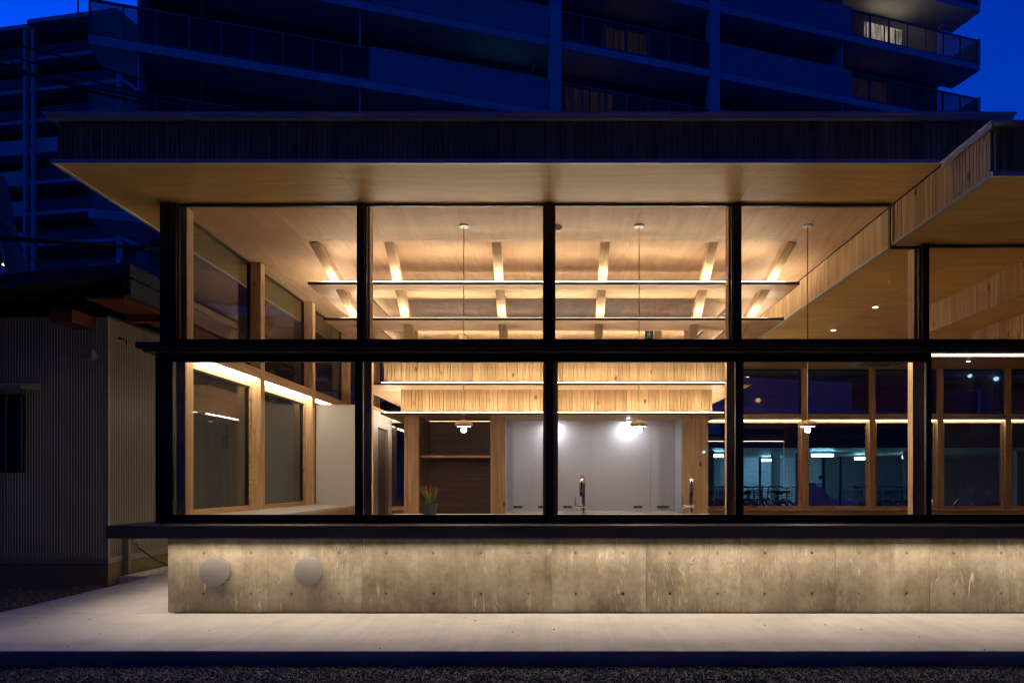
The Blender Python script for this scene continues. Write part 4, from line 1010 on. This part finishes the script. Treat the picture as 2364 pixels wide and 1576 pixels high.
M['tyre'] = plain('tyre', (0.015, 0.015, 0.016), 0.7)
M['bikeframe'] = plain('bicycle_steel', (0.45, 0.47, 0.50), 0.2, 0.9)
M['bikedark'] = plain('bicycle_dark_paint', (0.05, 0.06, 0.09), 0.25, 0.3)
def ring(b, c, R_, r_, n=28):
    b.tube([(c[0]+R_*math.cos(2*math.pi*k/n), c[1], c[2]+R_*math.sin(2*math.pi*k/n)) for k in range(n+1)], r_, 6, cap=False)
def make_bike():
    t = thing('bicycle', '', 'bicycle', (0,0,0), 'bicycles parked behind the fence', True)
    for cx in (-.53, .53):
        b = MB(); ring(b, (cx, 0, .33), .325, .02); w = b.build('wheel', M['tyre'], t)
        b = MB(); ring(b, (cx, 0, .33), .300, .008)
        for k in range(12):
            a = k*math.pi/6; b.tube([(cx, 0, .33), (cx+.3*math.cos(a), 0, .33+.3*math.sin(a))], .0022, 4)
        b.tube([(cx, -.05, .33), (cx, .05, .33)], .02, 8); b.build('rim', M['bikeframe'], w)
        b = MB(); b.tube([(cx+.36*math.cos(a), 0, .33+.36*math.sin(a)) for a in np.linspace(.3, 2.9, 12)], .016, 6); b.build('mudguard', M['bikeframe'], t)
    b = MB()
    for p in ([(-.53,0,.33),(-.12,0,.28)], [(-.53,0,.33),(-.2,0,.78)], [(-.12,0,.28),(-.22,0,.86)], [(-.12,0,.28),(.34,0,.76)], [(.32,0,.86),(.38,0,.66),(.53,0,.33)], [(-.18,0,.60),(.35,0,.72)]): b.tube(p, .015, 8)
    b.build('frame', M['bikedark'], t, smooth=True)
    b = MB(); b.tube([(.32,0,.86),(.29,0,1.02)], .012, 8); b.tube([(.12,-.28,1.04),(.20,-.26,1.06),(.29,-.08,1.03),(.29,.08,1.03),(.20,.26,1.06),(.12,.28,1.04)], .012, 8); b.build('handlebar', M['bikeframe'], t, smooth=True)
    b = MB()
    for s in (-1, 1): b.tube([(.05,s*.29,1.03),(.14,s*.275,1.045)], .017, 8)
    b.build('grips', M['tyre'], t)
    b = MB(); b.add([(-.36,-.09,.90),(-.36,.09,.90),(-.05,.025,.92),(-.05,-.025,.92),(-.35,-.08,.86),(-.35,.08,.86),(-.06,.02,.88),(-.06,-.02,.88),(-.22,-.06,.93),(-.22,.06,.93)], [(0,1,9,8),(8,9,2,3),(4,7,6,5),(0,4,5,1),(2,6,7,3),(1,5,6,2,9),(0,8,3,7,4)]); b.build('saddle', M['tyre'], t)
    b = MB()
    for k in range(8):
        u = k/7; b.box(.38+.28*u, .384+.28*u, -.16, -.156, .72, .95); b.box(.38+.28*u, .384+.28*u, .156, .16, .72, .95)
    for k in range(8):
        v = -.16+.32*k/7; b.box(.66, .664, v, v+.004, .72, .95); b.box(.38, .384, v, v+.004, .72, .95)
    for z in (.72, .80, .88, .945):
        b.box(.378, .668, -.163, -.157, z, z+.007); b.box(.378, .668, .157, .163, z, z+.007); b.box(.662, .668, -.157, .157, z, z+.007); b.box(.376, .382, -.157, .157, z, z+.007)
    b.build('basket', M['bikeframe'], t)
    b = MB(); b.tube([(.60,0,.66),(.66,0,.66)], [.03,.045], 10); b.build('headlight', M['chrome'], t)
    b = MB(); b.tube([(-.12,-.06,.28),(-.12,.06,.28)], .018, 8); b.tube([(-.12,.06,.28),(.0,.07,.18)], .01, 6); b.tube([(-.12,-.06,.28),(-.24,-.07,.38)], .01, 6); b.build('crank', M['bikeframe'], t)
    return t
def copy_tree(o, parent=None):
    c = o.copy(); C.objects.link(c); c.parent = parent
    for ch in o.children: copy_tree(ch, c)
    return c
proto = make_bike()
spots = [(4.35, 18.3, 60, 'bicycle in the gap right of the cedar column, handlebar raised'), (4.95, 18.2, 110, 'bicycle with a basket at the left of the middle far window'), (5.35, 18.6, 75, 'second bicycle from the left in the middle far window'),
         (5.95, 18.3, 100, 'low bicycle before the pale blue panels'), (6.45, 18.7, 70, 'bicycle just left of the covered scooter'), (8.55, 18.4, 115, 'bicycle right of the covered scooter'), (9.05, 18.6, 80, 'bicycle with gleaming handlebar left of the slender post'),
         (4.62, 19.3, 40, 'bicycle behind another one in the gap right of the cedar column'), (5.15, 19.4, 130, 'rear bicycle at the left of the middle far window'), (5.7, 19.5, 60, 'rear bicycle before the pale blue panels'), (6.3, 19.6, 120, 'rear bicycle left of the slender post'), (8.85, 19.5, 60, 'rear bicycle right of the covered scooter'), (9.45, 19.4, 120, 'rear bicycle near the right slender post'),
         (9.6, 18.3, 95, 'bicycle in the narrow window beside the front timber post'), (10.3, 18.4, 65, 'bicycle half hidden behind the front timber post'), (11.6, 18.5, 105, 'dim bicycle in the far right window')]
for i, (x, d, a, lab) in enumerate(spots):
    o = proto if i == 0 else copy_tree(proto)
    o.location = (x, d2y(d), .061); o.rotation_euler = (0, R(random.uniform(-4, 4)), R(a)); o["label"] = lab
# covered scooter
def tarp_mesh():
    bm = bmesh.new(); n, m = 26, 14
    vs = []
    for i in range(n+1):
        u = i/n; x = -.95+1.9*u; h = .58+.50*math.exp(-((u-.32)/.17)**2)+.14*math.exp(-((u-.75)/.2)**2); wd = .30+.10*math.sin(math.pi*u)
        if u < .06: h *= .55+u*7
        if u > .94: h *= .55+(1-u)*7
        row = []
        for j in range(m+1):
            a = math.pi*j/m; fold = 1+.07*math.sin(7*a+9*u)*math.sin(math.pi*j/m)
            yy = -math.cos(a)*wd*(1.15-.25*math.sin(a))*fold; zz = h*min(1, 1.15*math.sin(a)**.55 if 0 < j < m else 0)*(1+.03*math.sin(17*u+5*a))
            row.append(bm.verts.new((x, yy, max(zz, 0.05*abs(math.sin(9*u))))))
        vs.append(row)
    for i in range(n):
        for j in range(m): bm.faces.new((vs[i][j], vs[i+1][j], vs[i+1][j+1], vs[i][j+1]))
    bm.faces.new([r[0] for r in vs]); 
    me = bpy.data.meshes.new('tarpaulin'); bmesh.ops.recalc_face_normals(bm, faces=bm.faces); bm.to_mesh(me); bm.free()
    me.polygons.foreach_set("use_smooth", [True]*len(me.polygons)); me.materials.append(M['tarp']); return me
M['tarp'] = plain('grey_tarpaulin', (0.55, 0.55, 0.56), 0.55)
t = thing('covered_scooter', 'scooter under a grey tarpaulin with its mirrors and lamp showing', 'scooter', (7.35, d2y(18.3), .061))
o = link(bpy.data.objects.new('tarpaulin', tarp_mesh()), t, (7.35, d2y(18.3), .061)); o.rotation_euler = (0, 0, R(12))
b = MB(); c0 = Vector((6.95, d2y(18.3), 1.16))
b.tube([c0+Vector((-.30,0,.02)), c0+Vector((-.1,0,0)), c0+Vector((.1,0,0)), c0+Vector((.30,0,.02))], .016, 8)
for s in (-1, 1):
    b.tube([c0+Vector((s*.2,0,0)), c0+Vector((s*.26,.02,.16))], .006, 6); b.lathe([(.055,0),(.055,.02)], c0+Vector((s*.27,0,.20)), 14, 0, 'y')
b.build('handlebar', M['bikeframe'], t, smooth=True)
b = MB(); b.lathe([(.02,-.10),(.09,-.09),(.10,0),(.06,.08)], c0+Vector((0,-.05,-.02)), 18, 0, 'y'); b.build('headlight', M['chrome'], t, smooth=True)
